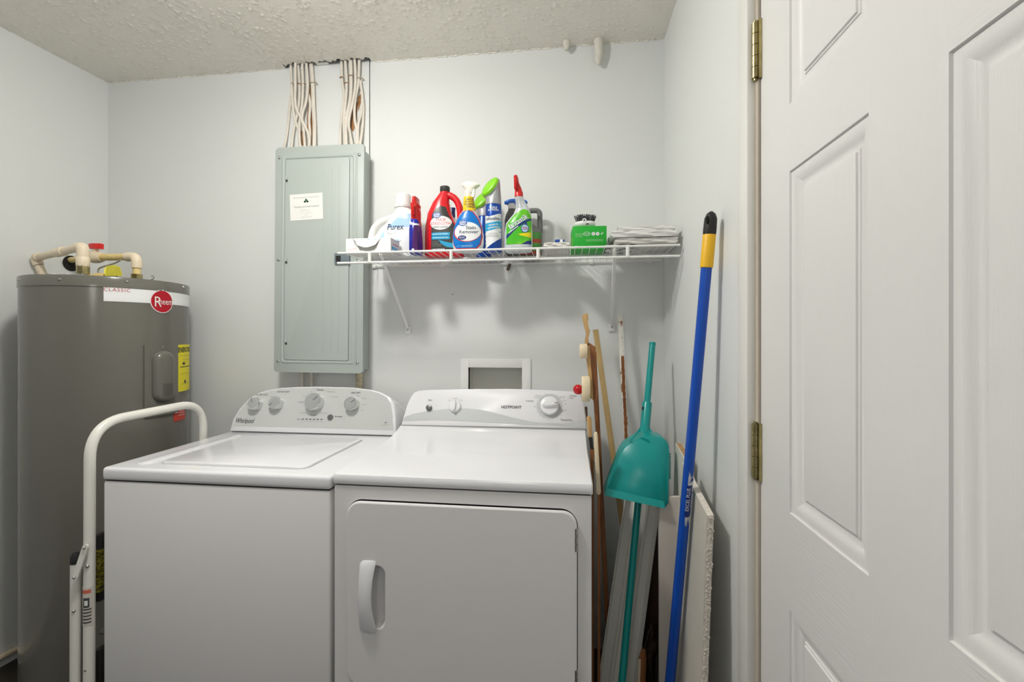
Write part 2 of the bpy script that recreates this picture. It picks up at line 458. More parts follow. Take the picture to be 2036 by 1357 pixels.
# top with recessed lid well
lx0, ly0 = atZ(306, 925, WZ).x, atZ(450, 928, WZ).y
lx1 = atZ(613, 931, WZ).x; ly1 = 1.575
b = B(); b.span((WX0, WY, WZ-0.037), (WX1, 1.80, WZ), 0.010, 4)
tp = mk('top', b, m_app, wa)
def lidpoly(g): return rrect(lx1-lx0-2*g, ly1-ly0-2*g, 0.03, 6, (lx0+lx1)/2, (ly0+ly1)/2)
b = B().prism(lidpoly(-0.003), WZ+0.0012, d0=WZ-0.004); mk('lid_seam', b, m_swoosh, tp)
ld_ = mk('lid', B().prism(lidpoly(0.0), WZ+0.0050, d0=WZ-0.002, bev=0.0035, seg=3), m_app, wa)
b = B().prism(rrect(0.045, 0.40, 0.02, 6, lx0-0.045, (ly0+ly1)/2), WZ+0.0030, d0=WZ-0.002, bev=0.0028, seg=3); mk('side_rib', b, m_app, tp)
# console
def console(pxs, y0, y1, z0, z1):
    p0 = V((0, y0, z0)); ev = V((0, y1-y0, z1-z0)).normalized(); ex = V((1, 0, 0)); n = ex.cross(ev)
    mt = basis(p0, ex, ev, n); inv = mt.inverted()
    f = lambda px, py: (lambda q: (q.x, q.y))(inv @ hit(px, py, p0, n))
    return mt, f, [f(x, y) for x, y in pxs]
wpx = [(457.5, 857), (785.5, 866), (785, 830), (781.5, 803), (774, 790), (757, 781), (738.6, 775.5), (701, 770.8), (626.6, 769), (589, 770), (559.5, 771.7), (533, 776.4), (514.6, 782), (496, 793), (477, 812.8), (464, 834)]
mtw, fw, pw = console(wpx, 1.628, 1.690, WZ+0.001, 1.087)
b = B(); mx = sum(p[0] for p in pw)/len(pw); my = sum(p[1] for p in pw)/len(pw)
def scl(p, s, t): return [(mx+(x-mx)*s, my+(y-my)*t) for x, y in p]
rr = [(1.0, 1.0, -0.13), (1.012, 1.0, -0.045), (1.012, 1.0, -0.012), (1.006, 1.0, -0.002), (0.994, 0.985, 0.0)]
b.rings([[mtw @ V((x, max(y, 0.0005) if k else y, w)) for x, y in scl(pw, s, t)] for k, (s, t, w) in enumerate(rr)])
cw = mk('console', b, m_app, wa, smooth=50)
low = fw(460, 848)[1], fw(780, 854)[1]
gp = [(x, max(y, (low[0]+low[1])/2)) for x, y in scl(pw, 0.972, 0.93)]
mk('control_panel', B().prism(gp, 0.0012, mtw, d0=-0.001), m_cons, cw, smooth=0)
def knob(px, py, r, ang, f, mt, parent):
    u, v = f(px, py); o = mt @ M.Translation((u, v, 0))
    k = mk('knob', B().lathe([(r*1.12, 0.001), (r*1.10, 0.012), (r*1.04, 0.024), (r*0.97, 0.0275), (r*0.88, 0.0275)], o, 32), m_chrome, parent, label='silver dial')
    mk('knob_face', B().lathe([(r*0.9, 0.0268), (r*0.88, 0.0284), (0.0001, 0.0290)], o, 32), m_knobface, k)
    mm = o @ M.Rotation(ang, 4, 'Z')
    mk('pointer', B().prism([(-0.0009, r*0.2), (0.0009, r*0.2), (0.0009, r*0.85), (-0.0009, r*0.85)], 0.0296, mm, d0=0.0285), m_ink, k, smooth=0)
knob(511, 805, 0.0235, 0.45, fw, mtw, wa); knob(552.5, 803, 0.0240, 2.2, fw, mtw, wa); knob(628, 801, 0.0320, -0.75, fw, mtw, wa); knob(702, 805, 0.0245, -0.85, fw, mtw, wa)
u, v = fw(657.5, 830.5); mk('button', B().lathe([(0.0105, 0.0), (0.0105, 0.005), (0.009, 0.0065), (0.0001, 0.0068)], mtw @ M.Translation((u, v, 0.001)), 24), m_button, wa, label='dark round start button')
def tprint(s, px, py, size, f, mt, parent, m_=None, name='print', **k):
    u, v = f(px, py); return print_flat(name, text_bm(s, size, **k), mt @ M.Translation((u, v, 0.0012)), m_ or m_ink, parent)
tprint('Whirlpool', 487, 837.5, 0.026, fw, mtw, cw, bold=0.012, shear=0.2, name='brand_lettering', xs=0.72)
for s, x, y, z in (('WATER LEVEL', 521, 785.5, 0.0085), ('WATER TEMP', 563.5, 780, 0.0085), ('Normal', 637, 776, 0.0088), ('FAB. SOFT.', 708.5, 782, 0.0085), ('Start/Pause', 673.5, 829, 0.0068)):
    tprint(s, x, y, z, fw, mtw, cw, bold=0.01)
for s, x, y in (('Light', 620, 779.5), ('Heavy Duty', 659, 779.5), ('Super Wash', 666, 789.5), ('Casual', 606, 789), ('Delicates', 599.5, 800), ('Rinse & Spin', 604, 821.5), ('Drain & Spin', 645, 822), ('Deep Fill', 624, 826.5), ('Medium', 725, 793), ('Large', 725, 805), ('Auto', 713, 788), ('Off', 720, 816.5), ('Cold', 537, 801), ('Cool', 537, 813), ('Warm', 542, 790), ('Hot', 541.5, 818), ('Small', 491.5, 803), ('Auto', 500, 791)):
    tprint(s, x, y, 0.0062, fw, mtw, cw, m_inkl)
tprint('Status', 594.5, 834, 0.0062, fw, mtw, cw)
for k in range(6):
    x = 602.5+7.45*k; u, v = fw(x, 834+0.14*k)
    mk('indicator_light', B().prism([(u-0.0042, v-0.0016), (u+0.0042, v-0.0016), (u+0.0042, v+0.0016), (u-0.0042, v+0.0016)], 0.0020, mtw), m_ink, cw, smooth=0)
    tprint('Wash', x-1, 838+0.14*k, 0.0045, fw, mtw, cw, m_inkl)
u, v = fw(767, 842); mm = mtw @ M.Translation((u, v, 0.0012))
print_flat('certification_mark', poly_bm([[(-0.005, 0.001), (0, 0.006), (0.001, 0.003), (-0.002, 0)], [(0, 0.001), (0.006, 0.005), (0.004, 0.001), (0.001, -0.001)]]), mm, m_ink, cw)
tprint('energy star', 767, 845, 0.0052, fw, mtw, cw, m_inkl)

# ================================================================== DRYER
DX0, DX1, DYF, DZT = -0.627, 0.058, 1.147, 0.918
dy = thing('clothes_dryer', 'white front loading clothes dryer with a hinged square door', 'dryer', ((DX0+DX1)/2, 1.45, 0))
mk('cabinet', B().span((DX0+0.003, DYF+0.024, 0.02), (DX1-0.003, 1.79, DZT-0.032)), m_appf, dy)
mk('top_gap', B().span((DX0+0.006, DYF+0.008, DZT-0.036), (DX1-0.006, 1.78, DZT-0.027)), m_gap, dy)
# top: flat, sweeping up to the console at the back
sec = [(DYF+0.010, -0.0295), (DYF+0.002, -0.0275), (DYF, -0.022), (DYF, -0.010), (DYF+0.003, -0.003), (DYF+0.010, 0.0), (1.40, 0.002), (1.52, 0.009), (1.585, 0.020), (1.63, 0.0335), (1.78, 0.034), (1.78, -0.0295)]
b = B(); rr = []
for x, sc in ((DX0, 0.003), (DX0+0.003, 0.0), (DX1-0.003, 0.0), (DX1, 0.003)):
    rr.append([V((x, y+(sc if i in (0, 1, 2, 3, 4) else 0), DZT+z-(sc if 3 < i < 11 else 0))) for i, (y, z) in enumerate(sec)])
b.rings(rr); mk('top', b, m_app, dy, smooth=40)
# front door
fz = lambda px, py: at(px, py, DYF)
dx0, dx1 = fz(693.5, 1150).x, fz(1144.5, 1150).x
dz1 = (fz(693.5, 1000).z+fz(1144.5, 1019).z)/2; dz0 = 0.365
Mf = basis(V((0, DYF+0.004, 0)), V((1, 0, 0)), V((0, 0, 1)), V((0, -1, 0)))      # local xy = world xz, out of the front
cxd, czd = (dx0+dx1)/2, (dz0+dz1)/2
# front frame with the door opening cut out of it
b = B(); bm = b.bm
fo = rrect(DX1-DX0-0.006, DZT-0.032-0.02, 0.004, 3, (DX0+DX1)/2, (DZT-0.032+0.02)/2); fi = rrect(dx1-dx0+0.011, dz1-dz0+0.015, 0.042, 8, cxd, czd)
def loop(pl, d): return [bm.verts.new(Mf @ V((x, y, d))) for x, y in pl]
def ring_edges(vs): return [bm.edges.new((vs[k], vs[(k+1) % len(vs)])) for k in range(len(vs))]
bmesh.ops.triangle_fill(bm, edges=ring_edges(loop(fo, 0.0))+ring_edges(loop(fi, 0.0)), use_beauty=True)
b.rings([[Mf @ V((x, y, d)) for x, y in fo] for d in (0.0, -0.0205)], cap=False); b.rings([[Mf @ V((x, y, d)) for x, y in fi] for d in (0.0, -0.0205)], cap=False)
mk('front_frame', b, m_appf, dy, smooth=30)
mk('opening_back', B().prism(fi, -0.0185, Mf, d0=-0.0195), m_gap, dy)
hz1, hz0 = fz(730, 1113).z, fz(730, 1256).z; hx0, hx1 = fz(717.5, 1180).x, fz(768, 1180).x
# door skin with a pocket behind the handle
po = rrect(dx1-dx0, dz1-dz0, 0.036, 8, cxd, czd); pk = rrect(hx1-hx0-0.008, hz1-hz0-0.022, 0.022, 8, (hx0+hx1)/2+0.004, (hz0+hz1)/2)
b = B(); bm = b.bm
ov = [bm.verts.new(Mf @ V((x, y, 0.010))) for x, y in po]; iv = [bm.verts.new(Mf @ V((x, y, 0.010))) for x, y in pk]
bmesh.ops.triangle_fill(bm, edges=[bm.edges.new((ov[k], ov[(k+1) % len(ov)])) for k in range(len(ov))]+[bm.edges.new((iv[k], iv[(k+1) % len(iv)])) for k in range(len(iv))], use_beauty=True)
b.rings([[Mf @ V((x, y, d)) for x, y in rrect(dx1-dx0+2*g, dz1-dz0+2*g, 0.036, 8, cxd, czd)] for g, d in ((0.0035, 0.001), (0.0035, 0.0055), (0.0025, 0.0085), (0.0, 0.010))], cap=False)
pw_, ph_ = hx1-hx0-0.008, hz1-hz0-0.022; pcx, pcz = (hx0+hx1)/2+0.004, (hz0+hz1)/2
b.rings([[Mf @ V((x, y, d)) for x, y in rrect(pw_-2*g, ph_-2*g, 0.022-g*0.5, 8, pcx, pcz)] for g, d in ((0.0, 0.010), (0.002, 0.0075), (0.004, -0.002), (0.008, -0.012), (0.014, -0.015))], cap=False)
bm.verts.ensure_lookup_table(); bm.faces.new(bm.verts[-36:])
dd = mk('door', b, m_appf, dy, smooth=40)
# arched handle bar over the pocket
b = B(); rr = []; N = 22
hw = fz(750, 1180).x-hx0
for k in range(N+1):
    t = k/N; z = hz1+(hz0-hz1)*t; s_ = math.sin(PI*t)**0.7 if 0 < t < 1 else 0
    out = 0.011+0.017*s_
    wid = hw*(1-0.20*math.sin(PI*min(1, t*1.05))) ; x0 = hx0+0.0012*s_
    cap_ = 0.006*(1-min(1, min(t, 1-t)/0.03)**0.5) if min(t, 1-t) < 0.03 else 0
    rr.append([Mf @ V(p) for p in ((x0+cap_, z, 0.008), (x0+cap_, z, out-0.004), (x0+0.004+cap_, z, out), (x0+wid*0.6, z, out+0.002), (x0+wid-0.003, z, out), (x0+wid, z, out-0.003), (x0+wid-0.002, z, max(0.008, out-0.010)))])
b.rings(rr); mk('handle', b, m_app, dd, smooth=50)
for y0, y1 in ((1050, 1096), (1330, 1376)):
    hx = dx1+0.0015; za, zb = fz(1145, y0).z, fz(1145, y1).z
    h = B(); n = 3
    for k in range(n): h.cyl((hx, DYF-0.004, zb+(za-zb)*k/n+0.0006), (hx, DYF-0.004, zb+(za-zb)*(k+1)/n-0.0006), 0.0042, n=12)
    mk('hinge', h, m_steel, dd, label='small steel hinge')
for y in (1032, 1062, 1295, 1325):
    p = fz(691.5, y); mk('latch_bump', B().ball((p.x+0.001, DYF+0.001, p.z), 0.004, 10, 8, (0.7, 1, 1.3)), m_app, dy)
# console
dpx = [(797.5, 846), (1166.5, 853.5), (1165, 835), (1162, 812), (1158, 793), (1152, 783), (1141, 778.5), (1086.5, 775.5), (1016, 773), (921.5, 773.6), (851, 775.5), (832, 777), (823, 781), (816, 790), (809, 806), (802, 829)]
mtd, fd, pd = console(dpx, 1.632, 1.70, DZT+0.0338, 1.087)
b = B(); mx = sum(p[0] for p in pd)/len(pd); my = sum(p[1] for p in pd)/len(pd)
rr = [(0.995, 1.0, -0.10), (1.0, 1.0, -0.05), (1.0, 1.0, -0.008), (0.998, 0.99, -0.002), (0.992, 0.97, 0.0)]
b.rings([[mtd @ V((x, y, w)) for x, y in scl(pd, s, t)] for s, t, w in rr])
cn = mk('console', b, m_app, dy, smooth=50)
mk('console_seam', B().prism([(pd[0][0]+0.002, 0.0005), (pd[1][0]-0.002, 0.0005), (pd[1][0]-0.002, 0.0025), (pd[0][0]+0.002, 0.0025)], 0.0008, mtd, d0=-0.003), m_inkl, cn, smooth=0)
sw = [fd(*p) for p in [(800.5, 838), (830, 836.5), (870, 836), (920, 837.5), (980, 841), (1040, 844.5), (1100, 847), (1160, 851), (1162.5, 849), (1110, 845), (1060, 840), (1020, 831), (985, 822), (955, 815), (925, 812.5), (890, 813.5), (850, 818), (820, 824), (805, 830)]]
print_flat('grey_swoosh', poly_bm([sw]), mtd, m_swoosh, cn, 0.0009)
sw2 = [fd(*p) for p in [(1163.5, 836), (1164.5, 850), (1130, 846.5), (1080, 841.5), (1120, 843), (1145, 841)]]
print_flat('grey_swoosh', poly_bm([sw2]), mtd, m_swoosh, cn, 0.0009)
u, v = fd(1093, 808.5)
rg = poly_bm([[(u+r_*math.cos(a), v+r_*math.sin(a)) for r_, a in ((0.0355, 2*PI*k/36), (0.0355, 2*PI*(k+1)/36), (0.0475, 2*PI*(k+1)/36), (0.0475, 2*PI*k/36))] for k in range(36)])
print_flat('dial_ring', rg, mtd, m_swoosh, cn, 0.0010)
tk = []
for k in range(17):
    a = math.radians(60-k*19.5); x, y = u+0.0505*math.cos(a), v+0.0505*math.sin(a)
    tk.append(ell(0.0009, 0.0009, 6, x, y))
print_flat('dial_ticks', poly_bm(tk), mtd, m_ink, cn, 0.0011)
o = mtd @ M.Translation((u, v, 0))
k1 = mk('timer_knob', B().lathe([(0.0350, 0.001), (0.0345, 0.014), (0.0325, 0.018), (0.028, 0.0195), (0.0001, 0.0200)], o, 40), m_app, dy, label='large white timer dial')
om = o @ M.Rotation(math.radians(8), 4, 'Z')
b = B().loft([(0.017, -0.026, 0.031, 0.0115, 3), (0.030, -0.024, 0.032, 0.0085, 3), (0.034, -0.022, 0.030, 0.006, 3)], 28, om); mk('grip', b, m_app, k1)
mk('pointer', B().prism([(0.020, -0.0015), (0.031, 0), (0.020, 0.0015)], 0.0355, om, d0=0.0335), m_ink, k1, smooth=0)
u, v = fd(905, 809); o = mtd @ M.Translation((u, v, 0))
k2 = mk('selector_knob', B().lathe([(0.0235, 0.001), (0.0225, 0.008), (0.020, 0.011), (0.0001, 0.0118)], o, 32), m_app, dy, label='small white selector knob')
b = B().loft([(0.009, -0.0075, 0.0075, 0.021, 3), (0.020, -0.0055, 0.0055, 0.021, 3), (0.023, -0.004, 0.004, 0.019, 3)], 24, o); mk('grip', b, m_app, k2)
u, v = fd(853.5, 812); mk('start_button', B().lathe([(0.0112, 0.0), (0.0112, 0.008), (0.010, 0.0105), (0.0001, 0.012)], mtd @ M.Translation((u, v, 0.0)), 24), m_button, dy, label='dark grey round start button')
tprint('HOTPOINT', 1016.5, 810.5, 0.0148, fd, mtd, cn, bold=0.014, name='brand_lettering', xs=1.0)
for s, x, y, z in (('Start', 855.5, 796, 0.0085), ('Cottons', 1053, 798, 0.0088), ('Timed Dry', 1126.5, 836, 0.0098), ('Wrinkle', 1140, 788, 0.0078), ('Care', 1136, 792, 0.0078)): tprint(s, x, y, z, fd, mtd, cn)
for s, x, y in (('Normal', 905, 793), ('Less', 893, 796.5), ('More', 917, 796.5), ('Delicate', 1070, 787), ('More Dry', 1069, 791), ('Less Dry', 1118, 790), ('Cool', 1123, 797), ('80', 1124, 804), ('60', 1124, 816), ('Off', 1063, 809)):
    tprint(s, x, y, 0.006, fd, mtd, cn, m_inkl)

# ================================================================== WATER HEATER
HC = V((-1.800, 1.590, 0)); HR = 0.2515; HZ = 1.497
wh = thing('water_heater', 'tall grey cylindrical electric water heater in the left corner', 'water heater', HC)
def cyl_hit(px, py, r=HR):
    d = ray(px, py); ox, oy = CAM.x-HC.x, CAM.y-HC.y
    a = d.x**2+d.y**2; bq = 2*(ox*d.x+oy*d.y); c = ox*ox+oy*oy-r*r; D = max(bq*bq-4*a*c, 0)
    t = (-bq-math.sqrt(D))/(2*a); p = CAM+d*t
    return math.atan2(p.y-HC.y, p.x-HC.x), p.z
def onc(th, z, r): return HC+V((r*math.cos(th), r*math.sin(th), z))
mtH = M.Translation(HC)
mk('tank', B().lathe([(HR-0.004, 0.03), (HR, 0.035), (HR, HZ-0.036)], mtH, 96), m_tank, wh)
mk('base', B().lathe([(HR-0.02, 0.0), (HR-0.02, 0.035)], mtH, 64), m_black, wh)
cap = mk('top_cap', B().lathe([(HR+0.0005, HZ-0.040), (HR+0.0025, HZ-0.038), (HR+0.0025, HZ-0.004), (HR, HZ), (HR-0.008, HZ), (HR-0.010, HZ-0.004), (0.0001, HZ-0.004)], mtH, 96), m_tank, wh)
for x, y in ((37.5, 557), (119, 555), (252, 559.5), (364, 571)):
    th, z = cyl_hit(x, y, HR+0.002) if x > 38 else (cyl_hit(39, y)[0]+0.1, cyl_hit(39, y)[1])
    if x < 38: th = cyl_hit(40, y)[0]
    p = onc(th, z, HR+0.002); n = V((math.cos(th), math.sin(th), 0))
    mk('screw', B().cyl(p, p+n*0.004, 0.0055, 0.0035, 12), m_steel, cap, label='zinc screw')
def cpatch(th0, th1, z0, z1, r, n=40, skew=0.0):
    b = B(); t = 0.0012; rr = []
    for k in range(n+1):
        th = th0+(th1-th0)*k/n
        rr.append([onc(th, z0, r), onc(th, z1, r), onc(th, z1, r+t), onc(th, z0, r+t)])
    return b.rings(rr)
def cprint(name, bm, th0, z0, mt, parent, r, L=0.01, rot=0.0):
    refine(bm, L)
    for v in bm.verts:
        v.co = onc(th0+v.co.x/HR, z0+v.co.y, r)
    return mk(name, bm, mt, parent, smooth=60, recalc=False)
t0, zt = cyl_hit(206, 568.5); _, zb = cyl_hit(206, 599)
t1 = cyl_hit(374, 600)[0]+0.35
strip = mk('brand_strip', cpatch(t0, t1, zb, zt, HR), mat('silver_white_strip', col(232, 233, 232), 0.3, var=0.03, scale=6, stretch=(0.3, 0.3, 8)), wh, label='white brand strip')
th, z = cyl_hit(233, 575); cprint('strip_lettering', text_bm('CLASSIC', 0.017, bold=0.006, spacing=1.2), th, z-0.004, mat('ink_red', col(178, 70, 82), 0.5), strip, HR+0.0018)
thb, zb_ = cyl_hit(322, 600)
badge = mk('badge', B(), mat('badge_red', col(176, 14, 36), 0.35), wh) if False else None
bm = poly_bm([ell(0.0445, 0.0445, 40)]); bd0 = cprint('badge_rim', bm, thb, zb_, mat('badge_rim', col(236, 226, 226), 0.35), wh, HR+0.0024)
bm = poly_bm([ell(0.0412, 0.0412, 40)]); bd = cprint('badge', bm, thb, zb_, mat('badge_red', col(176, 14, 36), 0.35), wh, HR+0.0032)
cprint('badge_lettering', text_bm('R', 0.056, bold=-0.004, xs=0.85), thb-0.018/HR, zb_-0.004, m_paper, bd, HR+0.0040)
cprint('badge_lettering', text_bm('heem', 0.034, bold=-0.002, xs=0.72), thb+0.014/HR, zb_-0.001, m_paper, bd, HR+0.0040)
# access panel with a domed cover
ta, za1 = cyl_hit(285.5, 687); tb, _ = cyl_hit(351, 690); _, za0 = cyl_hit(300, 829)
def cshape(poly_rings, parent, name, mt, smooth=45):
    """poly_rings: list of (polygon in (arc length, z), radius)"""
    b = B(); b.rings([[onc(x/HR, y, r) for x, y in pl] for pl, r in poly_rings], cap=False)
    b.bm.verts.ensure_lookup_table(); n = len(poly_rings[-1][0]); b.bm.faces.new(b.bm.verts[-n:])
    return mk(name, b, mt, parent, smooth=smooth)
wA = (tb-ta)*HR; cA = (ta+tb)/2*HR; zA = (za0+za1)/2; hA = za1-za0
N = 8
def gridpanel(cx, cz, w_, h_, r0, r1, nx=14):
    b = B(); rr = []
    for k in range(nx+1):
        a = cx-w_/2+w_*k/nx; rr.append([onc(a/HR, cz-h_/2, r0), onc(a/HR, cz-h_/2, r1), onc(a/HR, cz+h_/2, r1), onc(a/HR, cz+h_/2, r0)])
    return b.rings(rr)
ap = mk('access_panel', gridpanel(cA, zA, wA, hA, HR-0.001, HR+0.0065), m_tank, wh, label='grey access panel')
cd_ = cyl_hit(322, 700)[0]*HR; zd1 = cyl_hit(322, 697)[1]; zd0 = cyl_hit(322, 801)[1]
wd = wA*0.62; pr = []
for g, d in ((0.0, 0.004), (0.001, 0.012), (0.005, 0.021), (0.012, 0.027), (0.022, 0.029)):
    pr.append((rrect(wd-2*g, zd1-zd0-2*g, wd/2-g-0.001, 8, cd_, (zd0+zd1)/2), HR+d))
dm = cshape(pr, ap, 'domed_cover', m_tank)
pr = [(rrect(wd*0.28, 0.045, 0.008, 5, cd_+0.004, zd1-0.062), HR+0.0305), (rrect(wd*0.2, 0.036, 0.006, 5, cd_+0.004, zd1-0.062), HR+0.032)]
for k in range(9):
    z = zd0+0.03+k*0.0055
    mk('vent_rib', B().rings([[onc((cd_+s_*wd*0.22)/HR, z+dz, HR+0.0293+dr_) for dz, dr_ in ((-0.001, 0), (-0.001, 0.0012), (0.001, 0.0012), (0.001, 0))] for s_ in (-1, -0.5, 0, 0.5, 1)]), m_tank, ap)
th, z = cyl_hit(321, 690); p = onc(th, z, HR+0.004); n = V((math.cos(th), math.sin(th), 0)); mk('screw', B().cyl(p, p+n*0.003, 0.004, 0.003, 10), m_steel, ap)
# energy label
te, ze1 = cyl_hit(353.5, 686); _, ze0 = cyl_hit(355, 780)
lw = 0.15
el_ = mk('energy_label', cpatch(te, te+lw/HR, ze0, ze1, HR, 16), m_yellow, wh, label='yellow energy guide label')
cprint('label_lettering', text_bm('ENERGYGUIDE', 0.028, bold=0.03, xs=0.78), te+0.072/HR, ze1-0.022, m_black, el_, HR+0.0016)
rows = [(0.012, 0.13, -0.045), (0.03, 0.11, -0.062), (0.015, 0.135, -0.118), (0.02, 0.12, -0.16), (0.012, 0.135, -0.192), (0.012, 0.135, -0.200), (0.012, 0.135, -0.208)]
cprint('label_fine_print', dashes(rows), te, ze1, m_ink, el_, HR+0.0016)
cprint('label_rule', poly_bm([[(0.012, -0.089), (0.138, -0.089), (0.138, -0.092), (0.012, -0.092)], [(0.03, -0.072), (0.05, -0.072), (0.05, -0.082), (0.03, -0.082)], [(0.044, -0.145), (0.058, -0.145), (0.058, -0.158), (0.044, -0.158)]]), te, ze1, m_black, el_, HR+0.0016)
# red warning sticker (below the panel)
tr, zr1 = cyl_hit(345, 814); t2, zr0 = cyl_hit(369, 832)
rl = mk('warning_sticker', cpatch(tr, tr+0.075/HR, zr0, zr1, HR, 10), mat('sticker_red', col(196, 58, 44), 0.5), wh, label='small red warning sticker')
cprint('sticker_print', dashes([(0.03, 0.07, -0.012), (0.03, 0.065, -0.020), (0.025, 0.07, -0.030)], 0.0018), tr, zr1, m_paper, rl, HR+0.0016)
cprint('sticker_print', poly_bm([[(0.006, -0.018), (0.022, -0.018), (0.022, -0.008), (0.006, -0.008)]]), tr, zr1, m_paper, rl, HR+0.0016)

# ------------------------------------------------------------------ plumbing above the heater
def pl(px, py, Y): return at(px, py, Y)
# hot outlet pipe with two elbows
e1 = pl(165, 491, 1.52); e2 = V((XL(1.60)+0.022, 1.60, pl(58, 513, 1.60).z)); e3 = V((-2.115, 1.645, 1.40))
hp = thing('hot_water_pipe', 'cream plastic pipe with elbows rising from the heater to the left wall', 'pipe', (e1.x, e1.y, HZ-0.003))
zt0 = HZ-0.004
mk('nipple', B().cyl((e1.x, e1.y, zt0), (e1.x, e1.y, HZ+0.034), 0.0135), m_steel, hp, label='silver threaded nipple')
mk('brass_nut', B().cyl((e1.x, e1.y, HZ+0.026), (e1.x, e1.y, HZ+0.056), 0.020, n=8), m_brass, hp, label='brass fitting')
mk('coupling', B().tube([(e1.x, e1.y, HZ+0.054), (e1.x, e1.y, HZ+0.06), (e1.x, e1.y, HZ+0.088), (e1.x, e1.y, HZ+0.092)], [0.019, 0.021, 0.021, 0.018], 20), m_cpvc, hp)
mk('elbow', B().tube(arc_path([(e1.x, e1.y, HZ+0.09), e1, e1+(e2-e1).normalized()*0.035], 0.02), 0.0195, 18), m_cpvc, hp)
mk('pipe', B().tube([e1+(e2-e1).normalized()*0.03, e2], 0.0145, 18), m_cpvc, hp)
d = (e2-e1).normalized(); q = e1+(e2-e1)*0.46
mk('coupling', B().tube([q-d*0.026, q-d*0.024, q+d*0.024, q+d*0.026], [0.0155, 0.018, 0.018, 0.0155], 18), m_cpvc, hp)
d3 = (e3-e2).normalized()
mk('elbow', B().tube(arc_path([e2-d*0.03, e2, e2+d3*0.03], 0.016), 0.0175, 16), m_cpvc, hp)
tag(mk('discharge_pipe', B().tube([e2+d3*0.032, e3, V((-2.115, 1.645, 0.06))], 0.0145, 16), m_cpvc), 'cream pipe dropping between the heater and the left wall', 'pipe')
# cold inlet with ball valve
v1 = pl(190, 512, 1.645); v2 = pl(272, 511, 1.62); v0 = V((XL(1.745), 1.745, pl(132, 518, 1.745).z)); v3 = V((v2.x, v2.y, zt0))
cp = thing('cold_water_pipe', 'cream plastic pipe with a red handled ball valve above the heater', 'pipe', (v2.x, v2.y, HZ-0.003))
dA = (v2-v1).normalized()
mk('pipe', B().tube([v0+V((-0.005, 0, 0)), v1], 0.0125, 16), m_cpvcy, cp)
mk('valve_body', B().tube([v1-dA*0.036, v1-dA*0.03, v1-dA*0.012, v1+dA*0.012, v1+dA*0.03, v1+dA*0.036], [0.017, 0.020, 0.024, 0.024, 0.020, 0.017], 20), m_cpvc, cp)
mk('valve_stem', B().cyl(v1, v1+V((0, 0, 0.034)), 0.010, n=14), m_cpvc, cp)
Mh = basis(v1+V((0, 0, 0.034)), dA, V((-dA.y, dA.x, 0)), V((0, 0, 1)))
mk('valve_handle', B().prism([(-0.024, -0.010), (0.0, -0.014), (0.030, -0.011), (0.036, -0.006), (0.036, 0.006), (0.030, 0.011), (0.0, 0.014), (-0.024, 0.010)], 0.022, Mh, bev=0.003), m_red, cp, label='red valve handle')
mk('pipe', B().tube([v1+dA*0.03, v2-dA*0.02], 0.0140, 16), m_cpvcy, cp)
mk('elbow', B().tube(arc_path([v2-dA*0.05, v2, v2+V((0, 0, -0.045))], 0.024), 0.0180, 18), m_cpvc, cp)
mk('down_pipe', B().cyl(v2+V((0, 0, -0.03)), (v2.x, v2.y, HZ+0.03), 0.0135), m_cpvcy, cp)
mk('brass_nut', B().cyl((v2.x, v2.y, zt0), (v2.x, v2.y, HZ+0.036), 0.0185, n=8), m_brass, cp, label='brass fitting')
mk('wall_sleeve', B().lathe([(0.034, 0), (0.034, 0.003), (0.0001, 0.003)], basis(v0+V((0.0005, 0, -0.014)), V((0, 1, 0)), V((0, 0, 1)), V((1, 0, 0))), 24), m_dark, cp, label='dark hole around the pipe')
# relief valve lying low behind
r1 = pl(178, 536, 1.56); r2 = pl(222, 538, 1.56)
r1.z = r2.z = HZ+0.018
rv = thing('relief_valve', 'brass and cream relief valve fitting lying across the heater top', 'valve', (r1.x, r1.y, HZ-0.004))
mk('valve_body', B().tube([r1, r1+(r2-r1)*0.3, r1+(r2-r1)*0.32, r1+(r2-r1)*0.75, r1+(r2-r1)*0.77, r2], [0.013, 0.013, 0.017, 0.017, 0.012, 0.012], 14), m_cpvcy, rv)
mk('brass_tail', B().tube([r1+(r2-r1)*0.78, r2+(r2-r1)*0.12], 0.016, 8), m_brass, rv)
mk('support', B().cyl((r1.x+0.01, r1.y, zt0), (r1.x+0.01, r1.y, HZ+0.006), 0.010), m_brass, rv)
q = r1+(r2-r1)*0.4; mk('lever', B().tube(catmull([q+V((0, 0, 0.01)), q+V((0.005, 0, 0.035)), q+V((0.06, 0, 0.05)), q+V((0.10, 0, 0.065))]), 0.003, 8), m_steel, rv)
# yellow tag
p = [pl(206, 537, 1.50), pl(209, 549, 1.50), pl(243, 549, 1.49), pl(238, 531, 1.50), pl(228, 527, 1.51), pl(212, 529, 1.51)]
b = B(); f = b.bm.faces.new([b.bm.verts.new(x) for x in p]); e = bmesh.ops.extrude_face_region(b.bm, geom=[f]); bmesh.ops.translate(b.bm, verts=[g for g in e['geom'] if isinstance(g, bmesh.types.BMVert)], vec=(0, 0.0015, 0))
tg = mk('warning_tag', b, mat('tag_yellow', col(206, 196, 52), 0.55, var=0.1, scale=20), smooth=0); tag(tg, 'small yellow hanging tag on the heater pipes', 'tag')
